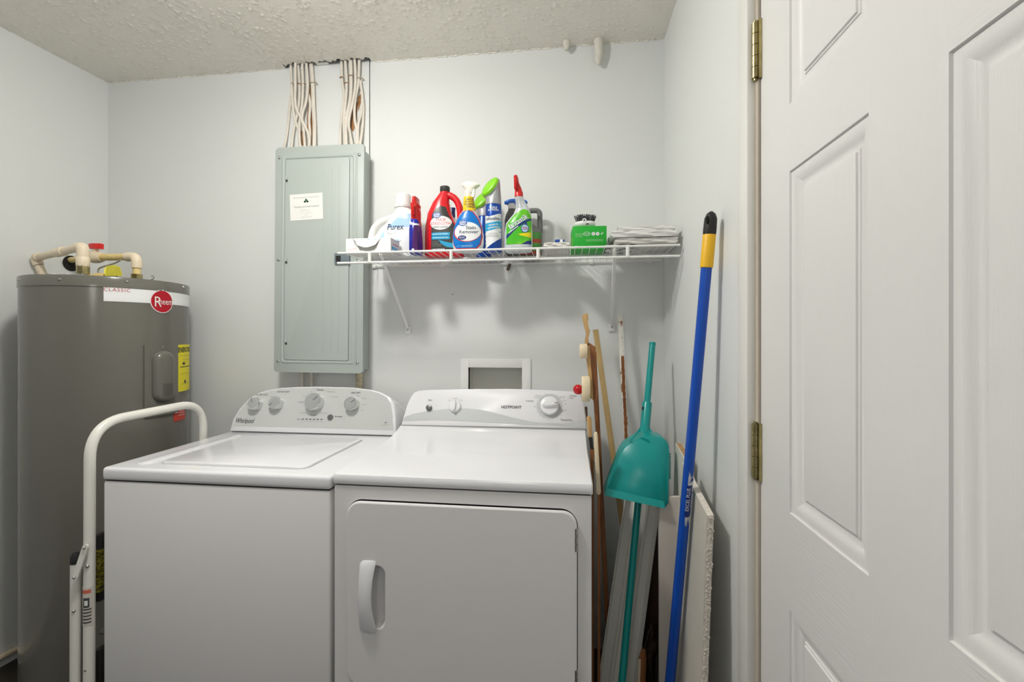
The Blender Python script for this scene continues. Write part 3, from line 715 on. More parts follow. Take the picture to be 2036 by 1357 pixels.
# crumpled plastic packet
c0 = pl(118, 541, 1.50)
b = B(); N = 12; G = [[b.bm.verts.new((c0.x-0.06+0.12*i/N, c0.y-0.03+0.10*j/8, HZ+0.0005+abs(random.gauss(0, 0.007))*(0.3+math.sin(PI*i/N))+0.014*math.sin(PI*i/N)*math.sin(PI*j/8))) for j in range(9)] for i in range(N+1)]
for i in range(N):
    for j_ in range(8): b.bm.faces.new((G[i][j_], G[i+1][j_], G[i+1][j_+1], G[i][j_+1]))
e = bmesh.ops.extrude_face_region(b.bm, geom=b.bm.faces[:]); bmesh.ops.translate(b.bm, verts=[g for g in e['geom'] if isinstance(g, bmesh.types.BMVert)], vec=(0, 0, -0.001))
tag(mk('plastic_packet', b, mat('packet', col(222, 224, 226), 0.25, c2=col(90, 100, 120), scale=16, thr=(0.55, 0.62)), smooth=20), 'crumpled clear plastic packet lying on the heater top', 'packet')
h0 = pl(289, 552, 1.66); h0.z = HZ-0.004
tag(mk('wire_hook', B().tube(catmull([h0, h0+V((0.012, 0, 0.018)), h0+V((0.035, 0, 0.026)), h0+V((0.038, 0, 0.036)), h0+V((0.028, 0, 0.038))]), 0.0018, 8), m_steel), 'thin bent wire sticking up at the heater edge', 'wire')
# drain pipe along the bottom of the left wall
tag(mk('drain_pipe', B().tube([(XL(0.9)+0.012, 0.9, 0.045), (XL(1.85)+0.012, 1.85, 0.045)], 0.0105, 14), m_cpvc), 'cream drain pipe along the foot of the left wall', 'pipe')
struct(mk('baseboard_left', B().span((XL(1.0)-0.02, 0.9, 0.0), (XL(1.9)-0.03, 1.86, 0.03)), m_trim))

# ================================================================== STEP LADDER
LX = -1.382
la = thing('step_ladder', 'folded white tubular step ladder beside the washing machine', 'step ladder', (LX, 1.36, 0))
yn, yf = 1.159, 1.571
path = arc_path([(LX, yn-0.003, 0.015), (LX, yn, 1.030), (LX, yf, 1.037), (LX, yf, 0.015)], 0.105, 12)
mk('front_rail', B().tube(path, 0.0138, 18), m_ladder, la, smooth=60)
xr_ = -1.418
for y in (1.150, 1.575):
    zt_ = at(153, 1112, 1.15).z
    lg = mk('rear_leg', B().cyl((xr_-0.004, y, 0.015), (xr_, y, zt_), 0.0125, n=18), m_ladder, la)
    mk('end_cap', B().lathe([(0.0135, -0.012), (0.0135, 0.008), (0.010, 0.016), (0.0001, 0.018)], M.Translation((xr_, y, zt_)), 16), m_black, lg)
    mk('foot', B().cyl((xr_-0.004, y, 0.0), (xr_-0.004, y, 0.03), 0.016, n=16), m_black, lg)
for y in (yn-0.003, yf): mk('foot', B().cyl((LX, y, 0.0), (LX, y, 0.03), 0.017, n=16), m_black, la)
a0 = at(170, 1089, 1.138); a1 = at(150, 1148, 1.130)
b = B(); Mx = basis(a0, V((1, 0, 0)), (a1-a0).normalized(), V((0, -1, 0)))
L_ = (a1-a0).length; dx_ = (a1-a0).normalized(); side = V((-dx_.z, 0, dx_.x))
Mx = basis((a0+a1)/2, side, dx_, side.cross(dx_))
b.prism(rrect(0.0175, L_+0.018, 0.0086, 6), 0.003, Mx, d0=-0.002, bev=0.001)
br_ = mk('folding_link', b, m_ladder, la, label='flat white folding link')
for p in (a0, a1): mk('rivet', B().ball((p.x, p.y-0.004, p.z), 0.0042, 12, 8), m_steel, br_)
for px, py in ((169.5, 1129), (146.5, 1216), (166, 1336)):
    p = at(px, py, 1.140); mk('rivet', B().ball((p.x, p.y+0.006 if px > 160 else p.y, p.z), 0.0046, 12, 8), m_steel, la)
sx = -1.380
m_tread = mat('black_tread', col(30, 29, 28), 0.6, bump=0.5, scale=300)
for z0, z1 in ((0.50, 0.70), (0.16, 0.36)):
    stp = mk('step', B().span((sx-0.012, 1.176, z0), (sx+0.008, 1.555, z1), 0.006), m_tread, la, label='black folded step')
    if z0 > 0.4: mk('step_label', B().span((sx-0.004, 1.1735, z0+0.03), (sx+0.0085, 1.30, z1-0.045)), mat('dull_yellow', col(150, 140, 40), 0.5, c2=col(60, 56, 20), scale=60, stretch=(1, 1, 6)), stp, label='yellow caution label')
b = B(); b.tube([(sx, 1.19, 0.40), (sx, 1.50, 0.52)], 0.012, 8, flat=0.3); mk('brace_strap', b, mat('grey_strap', col(96, 94, 92), 0.5), la)
# stickers wrapped on the near rail
def rail_wrap(z0, z1, a0, a1, mt, name, r=0.0142):
    cyl = B(); rr = []
    for k in range(13):
        a = a0+(a1-a0)*k/12; c_, s_ = math.cos(a), math.sin(a)
        y_ = yn-0.003+0.003*(z0+z1)/2
        rr.append([V((LX+r*c_, y_+r*s_, z)) for z in (z0, z1)]+[V((LX+(r+0.0005)*c_, y_+(r+0.0005)*s_, z)) for z in (z1, z0)])
    return mk(name, cyl.rings(rr), mt, la)
zz = lambda py: at(178, py, 1.146).z
rail_wrap(zz(1246), zz(1170), -2.9, -0.2, mat('sticker_pale', col(214, 206, 198), 0.4), 'safety_sticker')
rail_wrap(zz(1181), zz(1174), -2.0, -0.5, mat('sticker_orange', col(214, 110, 84), 0.4), 'sticker_band', 0.0148)
for k in range(5): rail_wrap(zz(1214+k*6.5), zz(1211.5+k*6.5), -1.9, -0.4, m_ink, 'sticker_line', 0.0148)
rail_wrap(zz(1209), zz(1190), -1.75, -0.7, m_ink, 'sticker_symbol', 0.0148)
rail_wrap(zz(1205), zz(1195), -1.5, -0.95, m_paper, 'sticker_symbol', 0.0151)

# ================================================================== ELECTRICAL PANEL
PY = 1.800
ep = thing('breaker_box', 'grey steel breaker panel mounted on the back wall', 'breaker box', at(634, 742, YB))
px0, px1 = at(546, 520, PY).x, at(722.5, 520, PY).x
pz1 = at(634, 290, PY).z; pz0 = at(634, 741.5, PY).z
pcx, pcz = (px0+px1)/2, (pz0+pz1)/2
R_ = M.Translation((pcx, PY, pcz)) @ M.Rotation(math.radians(0.45), 4, 'Y')
Mp = R_ @ basis(V((0, 0, 0)), V((1, 0, 0)), V((0, 0, 1)), V((0, -1, 0)))
PW, PH = px1-px0, pz1-pz0
b = B().prism(rrect(PW-0.034, PH-0.02, 0.004, 3), -0.006, Mp, d0=-0.0985); bx = mk('enclosure', b, m_panel, ep, smooth=30)
b = B().prism(rrect(PW, PH, 0.012, 5), 0.0, Mp, d0=-0.014, bev=0.004, seg=3); cv = mk('cover', b, m_panel, ep)
# pressed ridge frame on the cover
b = B(); rr = []
fw_, fh_ = at(692, 520, PY).x-at(558, 520, PY).x+0.030, PH-0.075
fcx = (at(560, 520, PY).x+at(706, 520, PY).x)/2-pcx; fcz = 0.0
for g, d in ((0.0, 0.0), (0.004, 0.0035), (0.010, 0.0035), (0.013, 0.001)):
    rr.append([Mp @ V((x, y, d)) for x, y in rrect(fw_-2*g, fh_-2*g, 0.010, 4, fcx, fcz)])
b.rings(rr, cap=False); mk('pressed_ridge', b, m_panel, cv)
qx0, qx1 = at(567, 520, PY).x-pcx, at(694, 520, PY).x-pcx
qz1, qz0 = at(630, 316, PY).z-pcz, at(630, 717, PY).z-pcz
mk('door_gap', B().prism(rrect(qx1-qx0+0.003, qz1-qz0+0.004, 0.010, 4, (qx0+qx1)/2, (qz0+qz1)/2-0.001), 0.0016, Mp, d0=-0.001), mat('panel_gap', col(120, 126, 122), 0.6), cv)
pdr = mk('panel_door', B().prism(rrect(qx1-qx0, qz1-qz0, 0.009, 4, (qx0+qx1)/2, (qz0+qz1)/2), 0.0042, Mp, d0=-0.001, bev=0.0018), m_panel, ep)
for a, c_ in ((at(644, 520, PY).x-pcx, 0.0022), (at(661, 520, PY).x-pcx, 0.0016), (at(675, 520, PY).x-pcx, 0.0022)):
    mk('pressed_rib', B().prism(rrect(0.005, (qz1-qz0)*0.93, 0.0022, 3, a, (qz0+qz1)/2), 0.0042+c_*0.4, Mp, d0=0.003, bev=0.0008), m_panel, pdr)
# ribs on the cover's right margin
for xx in (703, 709): mk('pressed_rib', B().prism(rrect(0.004, PH*0.93, 0.002, 3, at(xx, 520, PY).x-pcx, 0), 0.0026, Mp, d0=-0.001, bev=0.001), m_panel, cv)
for x, y in ((555.5, 313.5), (714.5, 307.5), (553.5, 516.5), (711.5, 515), (552.5, 718), (710.5, 721.5)):
    p = at(x, y, PY-0.002); mk('screw', B().ball(p, 0.0062, 14, 8, (1, 0.55, 1)), m_steel, cv, label='bright dome screw')
for x, y in ((569.5, 354), (568.5, 516.5), (568, 678)):
    p = at(x, y, PY-0.006); mk('door_hinge', B().box(p, (0.009, 0.008, 0.017), 0.002), m_panel, pdr)
    mk('hinge_slot', B().box(p+V((0.001, 0.002, -0.012)), (0.007, 0.004, 0.009)), m_gap, pdr)
lt = at(679, 515, PY-0.006)
m_latch = mat('latch_blue_grey', col(112, 124, 130), 0.4)
l_ = mk('latch', B().box(lt+V((0.004, 0, 0)), (0.066, 0.012, 0.046), 0.002), m_latch, ep, label='blue grey door latch with black opening')
mk('latch_opening', B().box(at(672.5, 514.5, PY-0.0125), (0.020, 0.003, 0.023)), m_black, l_)
# inspection sticker
s0, s1 = at(577, 412, PY-0.0045), at(642, 410, PY-0.0045)
sc = (s0+s1)/2; sc.z = at(610, 411.5, PY-0.0045).z
sh = at(610, 386, PY).z-at(610, 438, PY).z
Ms = basis(V((sc.x, PY-0.0044, sc.z)), V((math.cos(0.03), 0, math.sin(0.03))), V((-math.sin(0.03), 0, math.cos(0.03))), V((0, -1, 0)))
stk = mk('inspection_sticker', B().prism(rrect((s1-s0).x, sh, 0.001, 2), 0.0009, Ms), m_paper, pdr, smooth=0, label='white pest control sticker')
def sprint(bm, x, y, mt): 
    for v in bm.verts: v.co.x += x; v.co.y += y
    return print_flat('sticker_print', bm, Ms, mt, stk, 0.0013)
m_inkv = mat('ink_pale', col(176, 178, 174), 0.6); m_green = mat('ink_green', col(40, 96, 66), 0.5)
sprint(text_bm('These Premises Protected By', 0.0098), 0, 0.040, m_inkv); sprint(text_bm('Termite and Pest Control', 0.0108, bold=0.006), 0, 0.001, m_inkl)
sprint(poly_bm([ell(0.0045, 0.005, 14, 0, 0.029), ell(0.005, 0.0042, 14, -0.0058, 0.022), ell(0.005, 0.0042, 14, 0.0058, 0.022)]), 0, 0, m_green)
sprint(poly_bm([ell(0.0034, 0.0028, 12, -0.0058, 0.0222), ell(0.0034, 0.0028, 12, 0.0058, 0.0222)]), 0, 0, m_paper)
sprint(dashes([(-0.028, 0.012, -0.012), (-0.03, 0.02, -0.018), (-0.025, 0.03, -0.027), (-0.01, 0.006, -0.034), (-0.026, 0.028, -0.041), (-0.026, 0.024, -0.046)], 0.0010), 0, 0, m_inkv)
# knock-out rings on the enclosure's right side
xe = pcx+PW/2-0.017+0.0006
for z in (pz1-0.05, pz1-0.13, pz1-0.21, pz1-0.29):
    for r in (0.030, 0.021, 0.012):
        mk('knockout_ring', B().torus((0, 0, 0), r, 0.0012, basis(V((xe, PY+0.05, z)), V((0, 1, 0)), V((0, 0, 1)), V((1, 0, 0))), 20, 5), m_panel, bx)
# conduits below the panel
for k, (x, r, lab) in enumerate(((600.5, 0.0075, 'left of the two thin pale conduits under the breaker panel'), (619.5, 0.0075, 'right of the two thin pale conduits under the breaker panel'))):
    p = at(x, 750, YB-0.025); tag(mk('thin_conduit', B().cyl((p.x, YB-0.025, 0.95), (p.x, YB-0.025, pz0+0.012), r, n=12), m_cable), lab, 'conduit', 'thin conduits under the breaker panel')
p = at(714, 755, YB-0.03); b = B(); prf = []
z = pz0+0.012
while z > 0.95: prf += [(0.0125, z), (0.0150, z-0.003), (0.0150, z-0.006), (0.0125, z-0.009)]; z -= 0.0095
b.lathe(prf, M.Translation((p.x, YB-0.03, 0)), 16); fc = mk('flexible_conduit', b, mat('conduit_metal', col(206, 196, 168), 0.4, metal=0.3, var=0.2, scale=60)); tag(fc, 'ribbed metal flexible conduit under the right side of the breaker panel', 'conduit')

# ================================================================== CABLES
def cab(pts, name, label, grp, Y, r=0.0062):
    q = [(520+x/3.99, 100+y/3.99) for x, y in pts]
    P = [at(x, y, YB-0.012-Y) for x, y in q]
    P[0] = V((P[0].x, P[0].y, ZC+0.03)) if pts[0][1] < 140 else P[0]
    P[-1] = V((P[-1].x, YB-0.035, pz1-0.012)); P.insert(-1, V((P[-1].x, YB-0.030, pz1+0.006)))
    o = mk('electrical_cable', B().tube(catmull(P, 6), r, 10, flat=0.62), m_cable, smooth=60)
    tag(o, label, 'cable', grp)
G1, G2 = 'cables of the left bundle above the breaker panel', 'cables of the right bundle above the breaker panel'
LB = [([(230, 120), (238, 260), (245, 400), (262, 540), (298, 660), (310, 755)], 0.006, 'outermost left cable at the ceiling in the left bundle above the panel'),
      ([(268, 120), (268, 260), (270, 440), (322, 560), (375, 680), (370, 755)], 0.020, 'cable crossing over the others diagonally in the left bundle'),
      ([(285, 120), (300, 250), (298, 400), (280, 520), (252, 650), (248, 758)], 0.004, 'cable bending down to the left in the left bundle'),
      ([(320, 125), (328, 270), (322, 420), (304, 560), (300, 680), (322, 755)], 0.010, 'middle cable of the left bundle above the panel'),
      ([(350, 120), (366, 280), (350, 420), (322, 520), (335, 640), (352, 755)], 0.013, 'cable bowing left beside the wide right one in the left bundle'),
      ([(360, 300), (385, 420), (378, 560), (385, 660), (398, 752)], 0.001, 'thin cable behind in front of brown paper in the left bundle'),
      ([(243, 330), (228, 415), (216, 520), (203, 650), (192, 758)], -0.002, 'pale cable hanging furthest left beside the left bundle')]
for p_, y_, l_ in LB: cab(p_, 'c', l_, G1, y_)
cab([(388, 110), (405, 260), (412, 450), (420, 600), (430, 752)], 'c', 'thick straight cable at the right of the left bundle', G1, 0.004, 0.0090)
RB = [([(632, 95), (640, 250), (654, 350), (640, 480), (625, 640), (636, 742)], 0.004, 'leftmost cable of the right bundle bowing outward'),
      ([(660, 95), (675, 250), (668, 400), (652, 550), (658, 700), (668, 742)], 0.008, 'second cable from the left in the right bundle'),
      ([(735, 95), (745, 230), (730, 380), (692, 560), (702, 660), (730, 742)], 0.012, 'cable sweeping across the right bundle in front of brown paper'),
      ([(776, 100), (768, 250), (742, 400), (738, 540), (756, 650), (760, 742)], 0.006, 'rightmost cable at the ceiling in the right bundle'),
      ([(782, 240), (800, 380), (790, 500), (766, 600), (776, 742)], 0.002, 'cable swinging right then back in the right bundle'),
      ([(796, 340), (808, 440), (802, 600), (792, 742)], -0.002, 'outermost right cable low in the right bundle')]
for p_, y_, l_ in RB: cab(p_, 'c', l_, G2, y_)
cab([(705, 95), (710, 200), (705, 380), (678, 520), (668, 640), (682, 742)], 'c', 'thick middle cable of the right bundle', G2, 0.006, 0.0085)
for k, (x0, y0, x1, y1) in enumerate(((232, 255, 300, 262), (308, 262, 360, 268), (370, 258, 424, 250), (618, 212, 664, 208), (656, 256, 692, 256), (690, 196, 740, 200), (738, 214, 796, 216))):
    a_, b_ = at(520+x0/3.99, 100+y0/3.99, YB-0.024), at(520+x1/3.99, 100+y1/3.99, YB-0.024)
    o = mk('cable_staple', B().tube(arc_path([a_+V((0, 0.022, 0)), a_, b_, b_+V((0, 0.022, 0))], 0.006), 0.0021, 8), mat('rusty_painted_staple', col(196, 182, 160), 0.6, c2=col(150, 120, 86), scale=50))
    tag(o, ['staple over the left cables of the left bundle', 'staple over the middle cables of the left bundle', 'staple over the thick cable of the left bundle', 'topmost left staple of the right bundle', 'lowest staple of the right bundle', 'staple over the thick middle cable of the right bundle', 'staple at the right edge of the right bundle'][k], 'staple', 'cable staples above the breaker panel')

# ================================================================== WALL BOX, PIPE STUBS
rb = thing('recessed_wall_box', 'white framed recessed utility box in the wall behind the dryer', 'wall box', at(986, 775, YB))
fx0, fx1, fz1 = at(916.5, 740, YB).x, at(1055.5, 740, YB).x, at(985, 714, YB).z
b = B(); fz0 = rz0-(fz1-rz1); t_ = 0.007
for p_, q_ in (((fx0, fz0), (rx0+0.002, fz1)), ((rx1-0.002, fz0), (fx1, fz1)), ((rx0, rz1-0.002), (rx1, fz1)), ((rx0, fz0), (rx1, rz0+0.002))): b.span((p_[0], YB-t_, p_[1]), (q_[0], YB, q_[1]), 0.0015)
mk('frame', b, m_white, rb)
b = B(); bb_ = [(rx0, rz0), (rx1, rz0), (rx1, rz1), (rx0, rz1)]
b.rings([[V((x, y, z)) for x, z in bb_] for y in (YB, YB+0.085)], cap=False); b.bm.verts.ensure_lookup_table(); b.bm.faces.new(b.bm.verts[-4:])
mk('recess', b, mat('recess_grey', col(232, 232, 224), 0.6), rb, smooth=0)
m_stub = mat('lumpy_white_foam', col(226, 222, 210), 0.8, bump=0.6, scale=120, var=0.08)
for (x, ys, lab, R0) in ((1190, (66, 80, 95, 110, 122, 129), 'long tapering white pipe stub hanging from the ceiling edge', 0.018), (1126, (70, 82, 92, 100), 'short lumpy white pipe stub at the ceiling edge', 0.0165)):
    pts = []; rs = []
    for i, y in enumerate(ys):
        p = at(x+random.uniform(-0.8, 0.8), y, YB-0.028); pts.append(p); f_ = i/(len(ys)-1); rs.append(R0*(0.95+0.2*math.sin(3*f_))*(1-0.55*f_**1.6))
    pts[0].z = ZC+0.005; rs[-1] *= 0.75
    o = mk('pipe_stub', B().tube(pts, rs, 14).jitter(0.0012), m_stub, smooth=60); tag(o, lab, 'pipe stub', 'pipe stubs at the ceiling')

# ================================================================== WIRE SHELF
SY0, SY1 = 1.576, YB-0.006; SX0, SX1 = -0.842, 0.366
SZ = CAM.z+0.3045                      # axis of the front top rail
DECK = SZ+0.0046                       # surface the things stand on
sh = thing('wire_shelf', 'white vinyl coated wire shelf on the back wall above the dryer', 'shelf', ((SX0+SX1)/2, YB, SZ-0.3))
mk('front_top_rail', B().cyl((SX0, SY0, SZ), (SX1, SY0, SZ), 0.0040, n=12), m_wire, sh)
mk('front_lower_rail', B().cyl((SX0-0.001, SY0, SZ-0.0365), (SX1, SY0, SZ-0.0365), 0.0042, n=12), m_wire, sh)
mk('back_rail', B().cyl((SX0, SY1-0.004, SZ), (SX1, SY1-0.004, SZ), 0.0036, n=10), m_wire, sh)
mk('middle_rail', B().cyl((SX0, (SY0+SY1)/2, SZ-0.001), (SX1, (SY0+SY1)/2, SZ-0.001), 0.0030, n=10), m_wire, sh)
for px in (735, 897, 1070, 1248):
    x = at(px, 505, SY0).x; mk('post', B().cyl((x, SY0, SZ-0.0365), (x, SY0, SZ), 0.0062, n=12), m_wire, sh)
wb_ = B().tube([(0, SY0-0.003, SZ-0.002), (0, SY0, SZ+0.0034), (0, SY0+0.006, SZ+0.0034), (0, SY1-0.003, SZ+0.0034)], 0.0013, 6)
w0 = mk('deck_wire', wb_, m_wire, sh); ox = w0.parent.location.x
n_w = 47
for k in range(n_w):
    o = w0 if k == 0 else w0.copy()
    if k: C.objects.link(o); o.parent = sh
    o.location.x = SX0+0.012+(SX1-SX0-0.024)*k/(n_w-1)
for k, (xb, xt, px, py) in enumerate(((at(812, 655, YB).x, at(757, 518, 1.60).x, 812, 655), (at(1216, 650, YB).x, at(1222, 508, 1.60).x, 1216, 650))):
    zb = at(px, py, YB).z
    t_ = V((xt, 1.60, SZ-0.004)); f_ = V((xb, YB-0.010, zb+0.004))
    b = B().tube([t_, f_], 0.0062, 8, flat=0.55); br = mk('support_brace', b, m_wire, sh, label='diagonal white brace')
    mk('brace_hook', B().torus((0, 0, 0), 0.007, 0.0028, basis(t_, V((0, 1, 0)), V((0, 0, 1)), V((1, 0, 0))), 16, 6), m_wire, br)
    mk('brace_foot', B().box((xb, YB-0.004, zb-0.004), (0.026, 0.007, 0.034), 0.003), m_wire, br)
    mk('screw', B().ball((xb, YB-0.009, zb-0.001), 0.0042, 10, 8), m_steel, br)
for px in (745, 880, 1175, 1290):
    x = at(px, 525, YB).x; mk('wall_clip', B().box((x, YB-0.006, SZ), (0.018, 0.012, 0.016), 0.003), m_wire, sh)
x = at(1012, 526, YB).x; mk('loose_clip', B().box((x, YB-0.008, SZ-0.014), (0.012, 0.014, 0.03), 0.003, rot=M.Rotation(0.4, 3, 'Y')), mat('rusty_clip', col(96, 84, 70), 0.6), sh, label='brown rusty wall clip')

# ================================================================== THINGS ON THE SHELF
def bottle(name, label, px, Y, rotz=0.0, cat='bottle', group='cleaning bottles on the wire shelf'):
    p = at(px, 500, Y); return thing(name, label, cat, (p.x, Y, DECK), rotz, group)
m_blue = mat('label_blue', col(0, 120, 206), 0.28); m_navy = mat('label_navy', col(18, 42, 120), 0.3); m_lblue = mat('label_pale_blue', col(168, 206, 238), 0.35)
m_wl = mat('label_white', col(238, 240, 240), 0.35); m_cyan = mat('label_cyan', col(40, 168, 216), 0.35); m_pred = mat('jug_red', col(226, 34, 44), 0.26)
m_dk = mat('label_charcoal', col(62, 62, 60), 0.4); m_lime = mat('lime_green', col(136, 214, 30), 0.35); m_inkr = mat('ink_bright_red', col(206, 40, 40), 0.4)
m_inkn = mat('ink_navy', col(40, 50, 86), 0.4)
def great_value(x, z, bv, parent, s=1.0):
    print_on('logo_oval', poly_bm([ell(0.0155*s, 0.0105*s, 24)]), x, z, bv, mat('logo_blue', col(30, 84, 170), 0.35), parent, 0.0027)
    print_on('logo_lettering', text_bm('Great', 0.0095*s, bold=0.02), x, z+0.0032*s, bv, m_wl, parent, 0.0033, L=0.02)
    print_on('logo_lettering', text_bm('Value', 0.0095*s, bold=0.02), x, z-0.0040*s, bv, m_wl, parent, 0.0033, L=0.02)

# --- white detergent jug
t = bottle('detergent_jug', 'large white detergent jug with a pale blue label', 787, 1.745)
b = B().loft([(0.0, -0.098, 0.100, 0.036, 3.2), (0.004, -0.108, 0.108, 0.044, 3.2), (0.05, -0.110, 0.112, 0.047, 3), (0.074, -0.104, 0.112, 0.047, 3), (0.09, -0.078, 0.111, 0.046, 3), (0.115, -0.056, 0.109, 0.045, 3), (0.15, -0.026, 0.100, 0.043, 2.6), (0.172, -0.008, 0.088, 0.039, 2.4), (0.188, 0.000, 0.068, 0.034, 2.2), (0.196, 0.001, 0.062, 0.030, 2), (0.206, 0.001, 0.061, 0.030, 2)], 40)
bv = bvh_of(b); body = mk('body', b, m_white, t, True, 60)
mk('handle', B().tube(catmull([(0.010, 0, 0.172), (-0.03, 0, 0.160), (-0.066, 0, 0.146), (-0.090, 0, 0.122), (-0.100, 0, 0.092), (-0.103, 0, 0.055)], 5), [0.017]*26, 14, flat=0.8), m_white, t, True, 60)
cpn = mk('cap', B().lathe([(0.033, 0.200), (0.034, 0.203), (0.034, 0.212), (0.030, 0.214), (0.0295, 0.250), (0.0275, 0.254), (0.0001, 0.2545)], M.Translation((0.031, 0, 0)), 36), m_white, t, True)
print_on('label_field', poly_bm([[(-0.062, 0.035), (-0.05, 0.078), (-0.02, 0.115), (0.02, 0.15), (0.05, 0.17), (0.085, 0.168), (0.10, 0.13), (0.102, 0.01), (-0.06, 0.01)]]), 0, 0, bv, m_lblue, body, 0.0006)
print_on('label_field', poly_bm([rrect(0.135, 0.085, 0.02, 6, 0.038, 0.072)]), 0, 0, bv, m_wl, body, 0.0011)
print_on('label_field', poly_bm([[(0.0, 0.008), (0.10, 0.008), (0.10, 0.035), (-0.01, 0.035)]]), 0, 0, bv, m_wl, body, 0.0010)
print_on('brand_lettering', text_bm('Purex', 0.034, bold=0.008, shear=0.12, xs=0.82), 0.015, 0.1155, bv, m_inkn, body, 0.0017)
print_on('label_lettering', text_bm('4 in 1', 0.015, xs=0.9), -0.001, 0.0905, bv, m_inkl, body, 0.0017)
print_on('label_fine_print', dashes([(-0.02, 0.035, 0.102)]), 0, 0, bv, m_lblue, body, 0.0017)
print_on('label_emblem', poly_bm([ell(0.011, 0.0035, 20)]), 0.028, 0.062, bv, m_navy, body, 0.0017); print_on('label_emblem', poly_bm([ell(0.011, 0.0035, 20)]), 0.030, 0.0642, bv, m_wl, body, 0.0021)
print_on('label_emblem', poly_bm([ell(0.006, 0.003, 20)]), 0.026, 0.0655, bv, m_lblue, body, 0.0025)
# --- red over blue spray bottle, edge on
t = bottle('spray_bottle', 'narrow spray bottle with a red trigger and dark blue body', 826.5, 1.665, 0.0)
b = B().loft([(0.0, -0.016, 0.020, 0.03, 2.6), (0.004, -0.020, 0.0235, 0.036, 2.6), (0.05, -0.021, 0.022, 0.036, 2.6), (0.09, -0.021, 0.0195, 0.034, 2.5), (0.12, -0.019, 0.0185, 0.028, 2.3), (0.135, -0.016, 0.016, 0.02, 2)], 28)
bv = bvh_of(b); body = mk('body', b, mat('bottle_blue_purple', col(28, 40, 158), 0.22), t, True, 60)
print_on('label_field', poly_bm([[(-0.002, 0.008), (0.024, 0.006), (0.02, 0.11), (0.006, 0.115), (0.0, 0.06)]]), 0, 0, bv, mat('label_purple', col(74, 20, 96), 0.3), body)
print_on('label_field', poly_bm([[(-0.018, 0.128), (-0.012, 0.108), (0.004, 0.104), (0.02, 0.106), (0.016, 0.112), (0.0, 0.112), (-0.008, 0.118), (-0.014, 0.13)]]), 0, 0, bv, m_wl, body, 0.0012)
print_on('label_mark', poly_bm([ell(0.005, 0.005, 10)]), 0.002, 0.012, bv, m_wl, body, 0.0012)
b = B().loft([(0.105, -0.015, 0.019, 0.019, 2.2), (0.118, -0.016, 0.020, 0.022, 2.2), (0.130, -0.016, 0.0185, 0.022, 2), (0.132, -0.0165, 0.019, 0.023, 2), (0.152, -0.0165, 0.0185, 0.026, 2.2), (0.166, -0.013, 0.0165, 0.030, 2.6), (0.176, -0.0105, 0.014, 0.028, 2.6), (0.180, -0.0115, 0.0165, 0.026, 3), (0.188, -0.0112, 0.0155, 0.028, 3), (0.196, -0.0085, 0.0095, 0.030, 3), (0.214, -0.0075, 0.0088, 0.028, 3)], 24)
tr = mk('trigger_head', b, m_red, t, True, 40, label='red trigger head')
mk('trigger', B().box((0.001, -0.036, 0.165), (0.013, 0.008, 0.046), 0.003, rot=M.Rotation(0.25, 3, 'X')), m_red, t, True)
# --- red drain cleaner jug
t = bottle('drain_cleaner_jug', 'red jug with handle, black cap and charcoal max strength label', 884, 1.745)
b = B().loft([(0.0, -0.070, 0.070, 0.036, 3), (0.004, -0.077, 0.077, 0.043, 3), (0.08, -0.077, 0.077, 0.045, 2.8), (0.118, -0.075, 0.062, 0.044, 2.7), (0.134, -0.073, 0.044, 0.042, 2.6), (0.174, -0.066, 0.028, 0.038, 2.4), (0.216, -0.047, 0.019, 0.030, 2.2), (0.245, -0.026, 0.0185, 0.022, 2), (0.258, -0.0165, 0.0185, 0.0175, 2), (0.264, -0.0155, 0.0180, 0.017, 2)], 40)
bv = bvh_of(b); body = mk('body', b, m_pred, t, True, 60)
mk('handle', B().tube(catmull([(0.006, 0, 0.246), (0.024, 0, 0.243), (0.046, 0, 0.226), (0.060, 0, 0.195), (0.064, 0, 0.155), (0.066, 0, 0.105)], 5), 0.0115, 14, flat=1.15), m_pred, t, True, 60)
mk('cap', B().lathe([(0.0180, 0.258), (0.0195, 0.260), (0.0195, 0.277), (0.0175, 0.2795), (0.0001, 0.280)], M.Translation((0.0012, 0, 0)), 30), m_dk, t, True, label='black ribbed cap')
print_on('label_field', poly_bm([[(-0.042, 0.018), (-0.040, 0.160), (-0.030, 0.180), (-0.006, 0.196), (0.012, 0.192), (0.022, 0.165), (0.040, 0.130), (0.066, 0.100), (0.070, 0.018)]]), 0, 0, bv, m_dk, body, 0.0006)
print_on('label_oval', poly_bm([ell(0.041, 0.0275, 30)]), -0.004, 0.1275, bv, m_wl, body, 0.0013)
great_value(-0.020, 0.157, bv, body, 1.05)
print_on('label_lettering', text_bm('MAX', 0.0175, bold=0.004), -0.004, 0.1385, bv, m_inkr, body, 0.0019, L=0.02); print_on('label_lettering', text_bm('STRENGTH', 0.0165, bold=0.004, xs=0.92), -0.004, 0.1235, bv, m_inkr, body, 0.0019, L=0.02)
print_on('label_lettering', text_bm('DRAIN CLEANER', 0.0075), -0.004, 0.1105, bv, m_ink, body, 0.0019, L=0.02)
for z in (0.0835, 0.0695): print_on('label_bar', poly_bm([rrect(0.072, 0.0125, 0.004, 4)]), -0.003, z, bv, m_cyan, body, 0.0013); 
for z in (0.0835, 0.0695): print_on('label_fine_print', dashes([(-0.034, 0.025, z)], 0.0028), 0, 0, bv, m_wl, body, 0.0018)
print_on('label_swirl', poly_bm([[(-0.012, 0.062), (0.0, 0.046), (0.02, 0.034), (0.05, 0.030), (0.06, 0.045), (0.03, 0.050), (0.008, 0.056)]]), 0, 0, bv, m_cyan, body, 0.0016)
